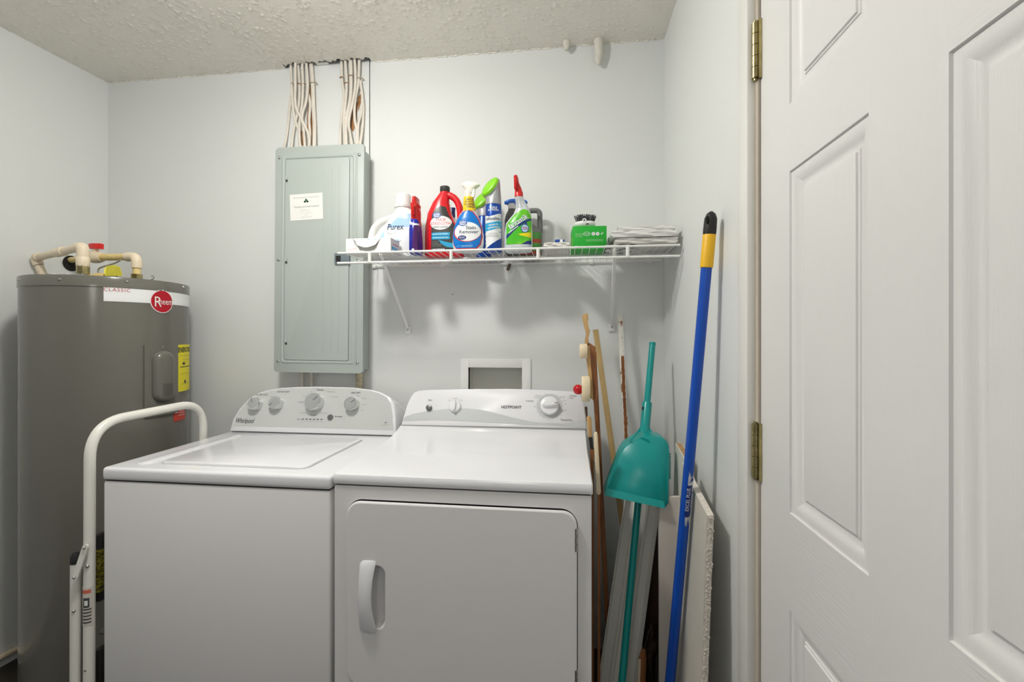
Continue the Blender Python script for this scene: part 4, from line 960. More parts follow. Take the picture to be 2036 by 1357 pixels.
print_on('label_fine_print', dashes([(-0.038, -0.012, 0.056), (-0.038, -0.012, 0.050), (-0.038, 0.0, 0.044), (-0.038, 0.0, 0.038)], 0.0016), 0, 0, bv, m_inkl, body, 0.0013)
print_on('label_fine_print', dashes([(-0.038, 0.012, 0.026)], 0.0032), 0, 0, bv, m_wl, body, 0.0013)
# --- stain remover
t = bottle('stain_remover_bottle', 'blue stain remover spray bottle with a cream trigger and yellow collar', 931, 1.645)
b = B().loft([(0.0, -0.046, 0.046, 0.024, 2.6), (0.004, -0.053, 0.053, 0.030, 2.6), (0.03, -0.0575, 0.0575, 0.033, 2.5), (0.06, -0.0575, 0.0575, 0.033, 2.4), (0.09, -0.053, 0.053, 0.031, 2.3), (0.12, -0.042, 0.0435, 0.028, 2.2), (0.140, -0.030, 0.033, 0.025, 2.1), (0.152, -0.020, 0.0275, 0.022, 2.0), (0.158, -0.0175, 0.0265, 0.020, 2)], 36)
bv = bvh_of(b); body = mk('body', b, m_wl, t, True, 60)
def eggp(k, x=0, z=0.076): return [(x+X*k, z+(Z-0.076)*k) for X, Z in [(-0.036, 0.010), (0.036, 0.010), (0.049, 0.026), (0.054, 0.055), (0.050, 0.090), (0.040, 0.118), (0.022, 0.142), (0.004, 0.150), (-0.016, 0.143), (-0.035, 0.120), (-0.048, 0.090), (-0.053, 0.055), (-0.048, 0.026)]]
print_on('label_field', poly_bm([eggp(1.04)]), 0, 0, bv, m_inkr, body, 0.0006); print_on('label_field', poly_bm([eggp(0.99, -0.001)]), 0, 0, bv, m_blue, body, 0.0011)
print_on('label_oval', poly_bm([ell(0.049, 0.036, 32)]), 0.002, 0.068, bv, m_inkr, body, 0.0015); print_on('label_oval', poly_bm([ell(0.047, 0.035, 32)]), 0.0035, 0.0695, bv, m_wl, body, 0.0019)
great_value(-0.013, 0.101, bv, body, 1.05)
print_on('label_lettering', text_bm('Stain', 0.0185, bold=0.006), 0.016, 0.0830, bv, m_inkn, body, 0.0025, L=0.02); print_on('label_lettering', text_bm('Remover', 0.0185, bold=0.006), 0.008, 0.0680, bv, m_inkn, body, 0.0025, L=0.02)
print_on('label_oval', poly_bm([ell(0.0155, 0.0078, 24)]), -0.015, 0.048, bv, m_navy, body, 0.0025)
print_on('label_fine_print', dashes([(-0.025, -0.005, 0.050), (-0.025, -0.005, 0.046)], 0.0018), 0, 0, bv, m_wl, body, 0.0030)
print_on('label_fine_print', dashes([(-0.034, -0.022, 0.0185), (-0.018, 0.024, 0.0195), (-0.018, 0.02, 0.0165)], 0.0018), 0, 0, bv, m_lblue, body, 0.0016)
yl = B().loft([(0.150, -0.0200, 0.0300, 0.0235, 2), (0.165, -0.0195, 0.0270, 0.0225, 2), (0.185, -0.018, 0.0225, 0.0205, 2), (0.2025, -0.0165, 0.0200, 0.0185, 2)], 30)
ybv = bvh_of(yl); yc_ = mk('neck_sleeve', yl, mat('sleeve_yellow', col(248, 208, 24), 0.35), t, True, 60, label='yellow neck sleeve')
for k, s_ in enumerate(('LIFTS &', 'REMOVES', 'TOUGHEST', 'STAINS')): print_on('sleeve_lettering', text_bm(s_, 0.0092, bold=0.02, xs=0.9), 0.009+0.0008*k, 0.190-0.0092*k, ybv, m_ink, yc_, 0.0009, L=0.02)
m_cream = mat('cream_plastic', col(238, 236, 224), 0.35)
mk('collar', B().lathe([(0.0145, 0.200), (0.0150, 0.202), (0.0150, 0.222), (0.0135, 0.226)], M.Translation((0.001, 0, 0)), 26), m_cream, t, True)
b = B().loft([(0.218, -0.010, 0.022, 0.012, 2.5), (0.232, -0.010, 0.024, 0.013, 2.5), (0.240, -0.018, 0.036, 0.014, 3), (0.246, -0.024, 0.044, 0.014, 3), (0.252, -0.023, 0.040, 0.013, 3), (0.258, -0.014, 0.020, 0.011, 3), (0.2605, -0.006, 0.008, 0.008, 3)], 28)
mk('trigger_head', b, m_cream, t, True, 50)
mk('trigger', B().tube(catmull([(0.020, -0.004, 0.234), (0.021, -0.006, 0.218), (0.019, -0.008, 0.200)], 4), [0.007]*9, 10, flat=0.7), m_cream, t, True)
# --- foam can with brush head
def foam_can(label, px, Y, rz, detail=True):
    t = bottle('carpet_foam_can', label, px, Y, rz, 'spray can', None)
    b = B().lathe([(0.0275, 0.0), (0.0300, 0.003), (0.0300, 0.172), (0.0275, 0.178), (0.0001, 0.178)], None, 40); bv = bvh_of(b)
    body = mk('can', b, mat('can_blue', col(20, 74, 168), 0.25, metal=0.2), t, True, 50)
    m_sil = mat('silver_plastic', col(172, 174, 176), 0.38, metal=0.3)
    def oring(c, nrm, a, bb, n=32):
        nrm = V(nrm).normalized(); e1_ = V((0, 1, 0)); e1_ = (e1_-nrm*e1_.dot(nrm)).normalized(); e2_ = nrm.cross(e1_)
        return [V(c)+e2_*a*math.cos(2*PI*k/n+PI/2*0)+e1_*bb*math.sin(2*PI*k/n) for k in range(n)]
    N1 = V((-0.50, -0.76, 0.42)).normalized()
    r0 = oring((0, 0, 0.176), (0, 0, 1), 0.0295, 0.0295); r1 = oring((0, 0, 0.205), (0, 0, 1), 0.0290, 0.0290)
    def ali(ref, rg):
        n = len(rg); best = min(range(n), key=lambda s_: sum((ref[k]-rg[(k+s_) % n]).length for k in range(n))); rg = rg[best:]+rg[:best]
        rv_ = rg[::-1]; bs2 = min(range(n), key=lambda s_: sum((ref[k]-rv_[(k+s_) % n]).length for k in range(n))); rv2 = rv_[bs2:]+rv_[:bs2]
        return rg if sum((a-b_).length for a, b_ in zip(ref, rg)) <= sum((a-b_).length for a, b_ in zip(ref, rv2)) else rv2
    c1 = V((-0.006, -0.004, 0.238))
    r2 = ali(r1, oring(c1, N1, 0.043, 0.027)); r3 = [p+N1*0.006 for p in r2]
    mk('applicator', B().rings([r0, r1, r2, r3]), m_sil, t, True, 50, label='grey angled applicator head')
    r4 = [c1+N1*0.0062+(p-c1)*0.97 for p in r2]; r5 = [c1+N1*0.013+(p-c1)*0.94 for p in r2]; r6 = [c1+N1*0.0165+(p-c1)*0.82 for p in r2]
    mk('brush_pad', B().rings([r4, r5, r6]), m_lime, t, True, 60, label='lime green brush pad')
    if detail:
        print_on('label_field', poly_bm([[(-0.0295, 0.008), (-0.0295, 0.135), (-0.01, 0.128), (0.01, 0.133), (0.0295, 0.142), (0.0295, 0.05), (0.01, 0.035)]]), 0, 0, bv, m_wl, body, 0.0004, L=0.006)
        print_on('label_field', poly_bm([[(-0.0295, 0.075), (-0.0295, 0.104), (0.0, 0.106), (0.0295, 0.114), (0.0295, 0.088), (0.0, 0.078)]]), 0, 0, bv, m_cyan, body, 0.0008, L=0.006)
        print_on('brand_lettering', text_bm('Woolite', 0.0165, bold=0.01, shear=0.15, xs=0.85), 0.001, 0.1195, bv, m_inkn, body, 0.0012, rot=0.06)
        print_on('label_lettering', text_bm('carpet &', 0.0098, bold=0.02), 0.004, 0.098, bv, m_wl, body, 0.0013, rot=0.1); print_on('label_lettering', text_bm('upholstery', 0.0098, bold=0.02), 0.004, 0.088, bv, m_wl, body, 0.0013, rot=0.12)
        print_on('label_lettering', text_bm('TRIPLE', 0.0098, bold=0.02), 0.003, 0.160, bv, m_wl, body, 0.0010); print_on('label_lettering', text_bm('ACTION', 0.0098, bold=0.02), 0.003, 0.1515, bv, m_wl, body, 0.0010)
        print_on('label_fine_print', dashes([(-0.01, 0.018, 0.066), (-0.018, 0.022, 0.060), (-0.022, 0.022, 0.055)], 0.0014), 0, 0, bv, m_inkl, body, 0.0010)
    return t
foam_can('blue foam can with a silver angled head and lime green brush pad', 981, 1.665, 0.0)
foam_can('foam can with lime brush pad mostly hidden behind the blue stain remover bottle', 962, 1.825, 0.25, False)
# --- yellow bottle low behind
t = bottle('small_cleaner_bottle', 'white spray bottle with a navy trigger seen through the red jug handle', 899, 1.84)
b = B().loft([(0, -0.03, 0.03, 0.022, 2.6), (0.004, -0.035, 0.035, 0.026, 2.6), (0.09, -0.035, 0.035, 0.026, 2.6), (0.13, -0.024, 0.024, 0.02, 2.3), (0.16, -0.012, 0.012, 0.012, 2), (0.19, -0.011, 0.011, 0.011, 2)], 24); mk('body', b, m_wl, t, True, 60)
b = B().loft([(0.182, -0.013, 0.013, 0.013, 2), (0.198, -0.013, 0.013, 0.013, 2.2), (0.206, -0.018, 0.012, 0.010, 3), (0.222, -0.020, 0.014, 0.010, 3)], 20); mk('trigger_head', b, m_navy, t, True, 40)
# --- green multi purpose spray
t = bottle('multi_purpose_spray', 'clear white spray bottle with red trigger and bright green label', 1032, 1.675)
b = B().loft([(0.0, -0.046, 0.042, 0.022, 2.4), (0.003, -0.052, 0.047, 0.028, 2.5), (0.02, -0.055, 0.050, 0.031, 2.5), (0.07, -0.054, 0.0495, 0.031, 2.5), (0.107, -0.049, 0.048, 0.029, 2.4), (0.125, -0.036, 0.047, 0.027, 2.3), (0.142, -0.021, 0.0445, 0.024, 2.2), (0.165, -0.0115, 0.036, 0.019, 2.1), (0.190, -0.013, 0.022, 0.015, 2), (0.208, -0.016, 0.0135, 0.0135, 2), (0.215, -0.016, 0.0135, 0.0135, 2)], 36)
bv = bvh_of(b); body = mk('body', b, mat('translucent_white', col(222, 228, 232), 0.25, trans=0.15), t, True, 60)
gl = [(-0.044, 0.026), (0.047, 0.026), (0.047, 0.10), (0.044, 0.135), (0.034, 0.152), (0.020, 0.156), (0.004, 0.150), (-0.014, 0.136), (-0.030, 0.118), (-0.044, 0.10)]
mg = mat('label_green', col(70, 186, 30), 0.28, c2=col(150, 214, 40), scale=14, thr=(0.45, 0.7))
print_on('label_field', poly_bm([gl]), 0, 0, bv, mg, body, 0.0006)
print_on('label_field', poly_bm([[(-0.044, 0.060), (-0.044, 0.046), (0.0, 0.088), (0.046, 0.116), (0.046, 0.122), (0.0, 0.098)]]), 0, 0, bv, m_navy, body, 0.0010)
print_on('label_field', poly_bm([[(0.0, 0.063), (0.046, 0.070), (0.046, 0.050), (0.010, 0.057)]]), 0, 0, bv, mat('label_yellow', col(240, 220, 30), 0.3), body, 0.0010)
print_on('label_field', poly_bm([[(0.012, 0.026), (0.046, 0.026), (0.046, 0.040), (0.034, 0.038)]]), 0, 0, bv, m_navy, body, 0.0010)
print_on('brand_lettering', text_bm('fantastik', 0.0295, bold=0.03, xs=0.78), 0.0, 0.107, bv, m_navy, body, 0.0014, rot=0.56); print_on('brand_lettering', text_bm('fantastik', 0.0295, bold=0.012, xs=0.78), -0.0005, 0.1085, bv, m_wl, body, 0.0019, rot=0.56)
print_on('label_drop', poly_bm([ell(0.014, 0.0155, 24), [(-0.004, 0.013), (0.008, 0.013), (0.006, 0.024)]]), 0.024, 0.083, bv, m_navy, body, 0.0019); print_on('label_drop', poly_bm([ell(0.012, 0.0135, 24)]), 0.024, 0.083, bv, m_lblue, body, 0.0023)
print_on('label_fine_print', dashes([(0.016, 0.032, 0.086), (0.015, 0.033, 0.080)], 0.0026), 0, 0, bv, m_inkr, body, 0.0028)
print_on('label_fine_print', dashes([(-0.03, 0.012, 0.0)], 0.0036), -0.010, 0.085, bv, m_wl, body, 0.0015, rot=0.62)
for k in range(8): mk('grip_ridge', B().tube([(-0.010+k*0.0002, -0.0128-k*0.0008, 0.200-k*0.0052), (0.004+k*0.0012, -0.0150-k*0.0007, 0.200-k*0.0052), (0.013+k*0.0022, -0.010-k*0.0006, 0.200-k*0.0052)], 0.0007, 5), m_inkv, body, True)
b = B().loft([(0.206, -0.0165, 0.0150, 0.0150, 2), (0.222, -0.0165, 0.0150, 0.0150, 2), (0.2235, -0.0155, 0.0135, 0.014, 2.2), (0.238, -0.0165, 0.009, 0.016, 2.6), (0.258, -0.0165, 0.000, 0.022, 3), (0.263, -0.0175, -0.001, 0.026, 3), (0.276, -0.0190, -0.002, 0.030, 3), (0.2815, -0.0165, -0.0045, 0.024, 3)], 24)
hd = mk('trigger_head', b, m_red, t, True, 45, label='red trigger head')
mk('trigger', B().box((-0.011, -0.026, 0.248), (0.010, 0.008, 0.040), 0.003, rot=M.Rotation(0.3, 3, 'X')), m_red, t, True)
# --- grey jug with loop handle
t = bottle('grey_jug', 'grey plastic jug with loop handle and red and green label', 1052, 1.84)
m_gj = mat('grey_jug_plastic', col(108, 110, 106), 0.4)
b = B().loft([(0, -0.045, 0.045, 0.03, 3), (0.004, -0.052, 0.052, 0.036, 3), (0.108, -0.053, 0.053, 0.037, 3), (0.118, -0.050, 0.048, 0.034, 3), (0.150, -0.040, 0.006, 0.026, 2.4), (0.20, -0.034, -0.008, 0.016, 2), (0.205, -0.034, -0.008, 0.016, 2)], 32)
bv = bvh_of(b); body = mk('body', b, m_gj, t, True, 60)
mk('handle', B().tube(arc_path([(-0.015, 0, 0.185), (0.005, 0, 0.200), (0.043, 0, 0.200), (0.045, 0, 0.108)], 0.022), 0.0105, 12), m_gj, t, True, 60)
mk('cap', B().lathe([(0.016, 0.200), (0.016, 0.212), (0.0001, 0.213)], M.Translation((-0.021, 0, 0)), 20), m_gj, t, True)
for z0, z1, m_ in ((0.015, 0.03, 'label_rust'), (0.03, 0.062, 'label_dark_green'), (0.062, 0.078, 'label_rust'), (0.078, 0.105, 'label_dark_green')):
    print_on('label_field', poly_bm([[(-0.045, z0), (0.049, z0), (0.049, z1), (-0.045, z1)]]), 0, 0, bv, mat(m_, col(168, 70, 44) if 'rust' in m_ else col(74, 140, 60), 0.4), body, 0.0006)
# --- grey bottle with blue trigger
t = bottle('blue_trigger_bottle', 'grey spray bottle with blue trigger head behind the green labelled spray', 1018, 1.76)
b = B().loft([(0, -0.024, 0.024, 0.02, 2.6), (0.004, -0.029, 0.029, 0.024, 2.6), (0.14, -0.029, 0.029, 0.024, 2.6), (0.165, -0.024, 0.024, 0.020, 2.3), (0.184, -0.014, 0.014, 0.013, 2), (0.19, -0.013, 0.013, 0.013, 2)], 24); mk('body', b, m_gj, t, True, 60)
mk('collar', B().lathe([(0.0155, 0.186), (0.0155, 0.206), (0.0001, 0.207)], None, 20), m_wl, t, True)
b = B().loft([(0.202, -0.014, 0.040, 0.010, 3), (0.208, -0.030, 0.062, 0.012, 3), (0.217, -0.030, 0.058, 0.012, 3), (0.224, -0.012, 0.040, 0.010, 3)], 24); mk('trigger_head', b, mat('trigger_blue', col(24, 104, 204), 0.3), t, True, 45)
# --- white carton at the left end
def carton(name, label, pxl, pxr, pyt, Y, dep, mt, rotz=0.0):
    a_, c_ = at(pxl, 490, Y), at(pxr, 490, Y); h = at((pxl+pxr)/2, pyt, Y).z-DECK
    t = thing(name, label, 'box', ((a_.x+c_.x)/2, Y, DECK), rotz)
    return t, (c_.x-a_.x), h
t, w_, h_ = carton('white_carton', 'open white cardboard carton with torn flap at the left shelf end', 688, 777, 474, 1.600, 0.10, m_paper)
m_card = mat('white_card', col(240, 239, 236), 0.55)
D_ = 0.085
b = B(); b.span((-w_/2, 0.0, 0), (w_/2, D_, 0.0012)); b.span((-w_/2, 0, h_-0.001), (w_/2, D_, h_)); b.span((-w_/2, D_-0.001, 0), (w_/2, D_, h_)); b.span((-w_/2, 0, 0), (-w_/2+0.001, D_, h_)); b.span((w_/2-0.001, 0, 0), (w_/2, D_, h_))
fx_ = [(-w_/2, 0), (-0.030, 0), (-0.036, h_*0.32), (-0.050, h_*0.62), (-w_/2+0.030, h_), (-w_/2, h_)]; Mx = basis(V((0, 0.0, 0)), V((1, 0, 0)), V((0, 0, 1)), V((0, -1, 0)))
b.prism(fx_, 0.0008, Mx, d0=-0.0006); b.prism([(0.022, 0), (w_/2, 0), (w_/2, h_), (0.048, h_), (0.040, h_*0.72), (0.030, h_*0.4)], 0.0008, Mx, d0=-0.0006); b.prism([(-0.030, 0), (0.022, 0), (0.024, h_*0.16), (-0.034, h_*0.16)], 0.0008, Mx, d0=-0.0006)
body = mk('carton', b, m_card, t, True, 0)
b = B(); rr = []
for k in range(9):
    f_ = k/8; z = h_*(1-0.68*f_); y = -0.0012-0.012*math.sin(f_*1.8)*f_; x0_, x1_ = -w_/2+0.030+0.026*f_, 0.048-0.022*f_
    if k > 6: x0_ += 0.010*(k-6); x1_ -= 0.010*(k-6)
    rr.append([V((x0_, y, z)), V((x1_, y, z)), V((x1_, y-0.0008, z)), V((x0_, y-0.0008, z))])
mk('brightening_liner', B().span((-w_/2+0.004, 0.007, 0.002), (w_/2-0.004, D_-0.004, h_*0.8)), m_paper, t, True, 0)  # white liner added to brighten the shaded inside of the carton
fl_ = mk('torn_flap', b.rings(rr), m_card, t, True, 60)
for k in range(3):
    bm = poly_bm([[(r_*math.cos(a), r_*math.sin(a)) for r_, a in ((0.0045, 2*PI*q_/16), (0.0045, 2*PI*(q_+1)/16), (0.0068, 2*PI*(q_+1)/16), (0.0068, 2*PI*q_/16))] for q_ in range(12)])
    for v in bm.verts: v.co = V((-0.022+0.026*k+v.co.x, -0.0028, h_*0.80+v.co.y))
    mk('printed_ring', bm, mat('print_sky', col(140, 190, 226), 0.5), fl_, True, 0, recalc=False)
mk('perforation', B().tube([(-w_/2+0.027, -0.0012, h_), (-0.052, -0.0012, h_*0.58), (-0.040, -0.0012, h_*0.36)], 0.0007, 5), m_inkl, body, True)
bm = poly_bm([[(cx_+r_*sx_*math.cos(a), r_*math.sin(a)) for r_, a in ((0.0030, 2*PI*q_/12), (0.0030, 2*PI*(q_+1)/12), (0.0042, 2*PI*(q_+1)/12), (0.0042, 2*PI*q_/12))] for cx_, sx_, n_ in ((-0.016, 0.8, 9), (-0.0085, 0.6, 12), (-0.001, 0.8, 9), (0.0075, 0.8, 12), (0.016, 0.8, 8)) for q_ in range(n_)])
for v in bm.verts: v.co = V((v.co.x-w_/2+0.026, -0.0012, v.co.y+0.0115+v.co.x*0.12))
mk('faded_lettering', bm, mat('faded_red_print', col(228, 168, 172), 0.6), body, True, 0, recalc=False)
for (y0, y1, z0, z1, m_) in ((0.008, 0.05, 0.012, 0.024, m_cyan), (0.055, 0.064, 0.010, 0.024, m_blue), (0.02, 0.075, 0.031, 0.035, mat('print_pink', col(206, 120, 140), 0.5))):
    mk('side_print', B().span((w_/2, y0, z0), (w_/2+0.0006, y1, z1)), m_, body, True, 0)
# --- green box and brush
t, w_, h_ = carton('green_box', 'bright green cardboard box under a scrub brush', 1138.5, 1206.5, 449.5, 1.64, 0.11, None, 0.06)
m_gb = mat('box_green', col(28, 172, 48), 0.45)
body = mk('carton', B().box((0, 0.055, h_/2), (w_, 0.11, h_), 0.0015), m_gb, t, True)
mk('side_panel', B().span((-w_/2-0.0006, 0.004, 0.003), (-w_/2, 0.03, h_*0.55)), mat('print_lime', col(170, 200, 40), 0.5), body, True, 0)
def bprint(bm, x, z, m_, nm='box_print'):
    for v in bm.verts: v.co = V((x+v.co.x, -0.0007, z+v.co.y))
    return mk(nm, bm, m_, body, True, 0, recalc=False)
m_pg = mat('print_pale_green', col(150, 222, 150), 0.5)
bprint(dashes([(-0.05, -0.024, -0.004+0.003*k) for k in range(5)], 0.0014), 0, h_*0.58, m_pg)
bprint(dashes([(-0.012, 0.048, -0.003*k) for k in range(3)], 0.0014), 0, h_*0.42, m_pg)
bprint(poly_bm([[((0.0125 if r_ else 0.011)*math.cos(a), (0.0075 if r_ else 0.0062)*math.sin(a)) for r_, a in ((0, 2*PI*q_/24), (0, 2*PI*(q_+1)/24), (1, 2*PI*(q_+1)/24), (1, 2*PI*q_/24))] for q_ in range(24)]), -0.010, h_*0.66, m_wl)
bprint(dashes([(-0.008, 0.008, 0)], 0.002), -0.010, h_*0.66, m_wl)
for x in (0.013, 0.028): bprint(poly_bm([ell(0.0065, 0.0065, 20)]), x, h_*0.66, m_wl); bprint(poly_bm([rrect(0.0035, 0.006, 0.001, 2)]), x, h_*0.66, m_gb); body.children[-1].location.y = -0.0005
bprint(poly_bm([[(-0.004, 0.001), (-0.001, -0.004), (0.006, 0.005), (0.004, 0.006), (-0.001, 0.0), (-0.003, 0.003)]]), 0.043, h_*0.66, m_wl)
bprint(dashes([(-0.052, -0.042, 0.0), (-0.052, -0.03, -0.005)], 0.003), 0, h_*0.13, m_wl)
gbx, gbz = t.location.x, DECK+h_
p = at(1164, 447, 1.685)
t = thing('scrub_brush', 'oval white scrub brush lying bristles up on the green box', 'brush', (p.x-0.002, 1.668, gbz))
b = B().lathe([(0.024, 0.0), (0.034, 0.004), (0.0385, 0.011), (0.0385, 0.016), (0.035, 0.020), (0.0001, 0.021)], M.Diagonal((1, 0.7, 1, 1)), 36)
body = mk('block', b, m_white, t, True, 50)
mk('grip_slot', B().ball((0.006, -0.0245, 0.009), 0.007, 14, 8, (1, 0.25, 0.42)), m_black, body, True)
mk('hang_loop', B().torus((0, 0, 0), 0.0055, 0.0022, basis(V((-0.003, -0.0262, 0.021)), V((1, 0, 0)), V((0, 0, 1)), V((0, -1, 0))), 20, 6), m_white, body, True)
b = B()
for i in range(170):
    a = random.uniform(0, 2*PI); r = math.sqrt(random.random()); x, y = 0.031*r*math.cos(a), 0.0215*r*math.sin(a)
    b.tube([(x, y, 0.018), (x*1.30+random.uniform(-.001, .001), y*1.3, 0.047+random.uniform(-0.002, 0.002)-0.005*r*r)], 0.0009, 5)
mk('bristles', b, mat('grey_bristle', col(84, 86, 88), 0.7), t, True, 60, label='dark grey bristles', kind='stuff')
# --- newspapers
def slab(name, label, px0_, px1_, y0, y1, z, h, mt, wave=0.003, seed=1, droop=0.0, fold=True, cat='newspaper', grp=None, rz=0.0):
    a_, c_ = at(px0_, 490, y0), at(px1_, 490, y0); wx = c_.x-a_.x; r_ = random.Random(seed)
    ph = [r_.uniform(0, 6) for _ in range(6)]
    b = B(); nx, ny = 26, 10; lay = []
    def zf(i, j): return wave*(math.sin(i*0.55+ph[0])+0.6*math.sin(i*1.3+j*0.7+ph[1])+0.4*math.sin(j*1.1+ph[2]))
    for lev in (0, 0.25, 0.5, 0.75, 1.0):
        rowv = []
        out = (0.004 if lev in (0.25, 0.5, 0.75) else 0.0)
        for i in range(nx+1):
            for j in range(ny+1):
                X = -wx/2+wx*i/nx; Y_ = (y1-y0)*j/ny
                if i == 0: X -= out+0.003*math.sin(lev*9+j+ph[3])
                if i == nx: X += out+0.002*math.sin(lev*11+j*1.3+ph[4])
                if j == 0: Y_ -= out*0.8+0.003*math.sin(lev*8+i*0.4+ph[5])
                rowv.append(V((X, Y_, max(0.0, lev*h+zf(i, j)*lev-droop*max(0, i/nx-0.85)*lev))))
        lay.append(rowv)
    vs = [[b.bm.verts.new(p_) for p_ in L_] for L_ in lay]; idx = lambda i, j: i*(ny+1)+j
    per = [idx(i, 0) for i in range(nx+1)]+[idx(nx, j) for j in range(1, ny+1)]+[idx(i, ny) for i in range(nx-1, -1, -1)]+[idx(0, j) for j in range(ny-1, 0, -1)]
    for l in range(4):
        for k in range(len(per)): b.bm.faces.new((vs[l][per[k]], vs[l][per[(k+1) % len(per)]], vs[l+1][per[(k+1) % len(per)]], vs[l+1][per[k]]))
    for l in (0, 4):
        for i in range(nx):
            for j in range(ny): b.bm.faces.new((vs[l][idx(i, j)], vs[l][idx(i+1, j)], vs[l][idx(i+1, j+1)], vs[l][idx(i, j+1)]))
    o = mk(name, b, mt, None, smooth=50); o.location = ((a_.x+c_.x)/2, y0, z); o.rotation_euler.z = rz
    return tag(o, label, cat, grp)
m_news = mat('newsprint', col(214, 211, 204), 0.7, c2=col(228, 226, 222), scale=26, stretch=(0.4, 0.4, 4), bump=0.2)
m_bag = mat('milky_plastic_bag', col(232, 231, 228), 0.28, bump=0.5, scale=60)
GN = 'newspapers on the wire shelf'
slab('flat_magazine', 'dark edged magazine lying under the newspapers right of the green box', 1206, 1262, 1.60, 1.80, DECK, 0.006, mat('magazine', col(222, 220, 216), 0.4, c2=col(34, 30, 32), scale=22, thr=(0.5, 0.56)), 0.0006, 9, cat='magazine')
slab('folded_newspaper', 'lowest newspaper of the wrapped pile at the right shelf end', 1226, 1345, 1.592, 1.85, DECK+0.0065, 0.020, m_news, 0.0010, 2, grp=GN)
slab('folded_newspaper', 'middle newspaper in milky plastic at the right shelf end', 1217, 1344, 1.584, 1.85, DECK+0.0285, 0.021, m_bag, 0.0018, 3, 0.02, grp=GN)
slab('folded_newspaper', 'topmost newspaper of the pile at the right shelf end', 1231, 1341, 1.60, 1.84, DECK+0.0525, 0.015, m_bag, 0.0022, 4, grp=GN)
zz_ = at(1106, 482.5, 1.60).z-DECK
slab('paper_stack', 'small stack of folded newspaper left of the green box', 1083, 1130, 1.594, 1.80, DECK, max(0.012, zz_), m_news, 0.0007, 5, grp=GN)
pb = at(1113, 481, 1.66)
t = thing('foil_packet', 'small shiny blue packet on the folded newspaper stack', 'packet', (pb.x, 1.66, DECK+max(0.012, zz_)+0.0018))
mk('packet_body', B().box((0, 0, 0.010), (0.036, 0.024, 0.020), 0.005, 2).jitter(0.0016), mat('foil_blue', col(58, 96, 184), 0.2, metal=0.5), t, True, 25)
mk('packet_label', B().box((0.006, -0.0125, 0.011), (0.010, 0.002, 0.014), 0.0006), m_wl, t, True)
slab('torn_paper_scrap', 'crumpled white paper scrap beside the blue packet', 1088, 1104, 1.64, 1.70, DECK+max(0.012, zz_)+0.0018, 0.007, m_paper, 0.0016, 12, cat='paper')

# ================================================================== TOOLS AND SCRAPS RIGHT OF THE DRYER
m_teal = mat('teal_plastic', col(0, 150, 146), 0.28); m_mblue = mat('blue_handle', col(8, 78, 184), 0.3)
m_wood = mat('pale_pine', col(196, 158, 104), 0.55, var=0.14, scale=30, stretch=(4, 4, 0.3)); m_woodb = mat('brown_wood', col(142, 88, 44), 0.5, var=0.22, scale=26, stretch=(4, 4, 0.3))
m_tan = mat('tan_wood', col(186, 158, 106), 0.55, var=0.1, scale=26, stretch=(4, 4, 0.25)); m_creamw = mat('cream_wood', col(234, 216, 182), 0.5, var=0.05, scale=30)
m_chip = mat('chipped_paint', col(232, 228, 220), 0.6, c2=col(150, 98, 52), scale=40, thr=(0.60, 0.66), stretch=(1.5, 1.5, 0.7))
m_gyp = mat('wallboard_paper', col(206, 202, 190), 0.7, var=0.03, scale=12); m_gypc = mat('gypsum_core', col(222, 214, 204), 0.95, bump=1.0, scale=160, var=0.14)
m_grayp = mat('grey_white_plastic', col(232, 230, 222), 0.3)
# --- blue mop handle
top, bot = V((0.352, 1.190, CAM.z+0.312)), V((0.250, 1.300, 0.03)); ax = (top-bot).normalized()
t = thing('mop_handle', 'long blue pole with yellow grip and black tip leaning on the right wall', 'mop', (bot.x, bot.y, 0))
L_ = (top-bot).length
P = lambda s_: bot+ax*s_
pole = mk('pole', B().cyl(P(0), P(L_-0.14), 0.0132, n=24), m_mblue, t)
mk('grip', B().tube([P(L_-0.14), P(L_-0.139), P(L_-0.058), P(L_-0.056)], [0.0142, 0.0155, 0.0155, 0.0145], 24), mat('grip_yellow', col(246, 190, 30), 0.45), t, label='yellow sleeve grip')
tipb = B().tube([P(L_-0.058), P(L_-0.05), P(L_-0.018), P(L_-0.006), P(L_)], [0.0152, 0.0158, 0.0150, 0.0105, 0.003], 24)
tp_ = mk('tip', tipb, m_black, t, label='black hanging tip')
mk('hang_hole', B().ball(P(L_-0.024)+V((-0.010, -0.011, 0)), 0.006, 12, 8, (0.8, 0.6, 1.8)), mat('hole_black', col(8, 8, 8), 0.9), tp_)
xa = ax.cross(V((0, 1, 0))).normalized(); ya = ax.cross(xa)
def pole_patch(s0, s1, a0, a1, mt, name, r=0.0136, rag=0.0, n=10):
    b = B(); rr = []
    for k in range(n+1):
        a = a0+(a1-a0)*k/n; d_ = xa*math.cos(a)+ya*math.sin(a); r0_, r1_ = random.uniform(-rag, rag), random.uniform(-rag, rag)
        rr.append([P(s0+r0_)+d_*r, P(s1+r1_)+d_*r, P(s1+r1_)+d_*(r+0.0004), P(s0+r0_)+d_*(r+0.0004)])
    return mk(name, b.rings(rr), mt, pole, smooth=60)
def s_of(py):                                   # distance along the pole seen at image row py
    lo_, hi_ = 0, L_
    for _ in range(40):
        md = (lo_+hi_)/2; q_ = P(md); d_ = -q_.x*sy+q_.y*cy; yy = HOR-(q_.z-CAM.z)/d_*FPX
        if yy > py: lo_ = md
        else: hi_ = md
    return lo_
va = math.atan2((CAM-P(0.6)).dot(ya), (CAM-P(0.6)).dot(xa))
m_rag = mat('torn_label', col(206, 208, 206), 0.5, c2=col(30, 60, 140), scale=70, thr=(0.56, 0.60))
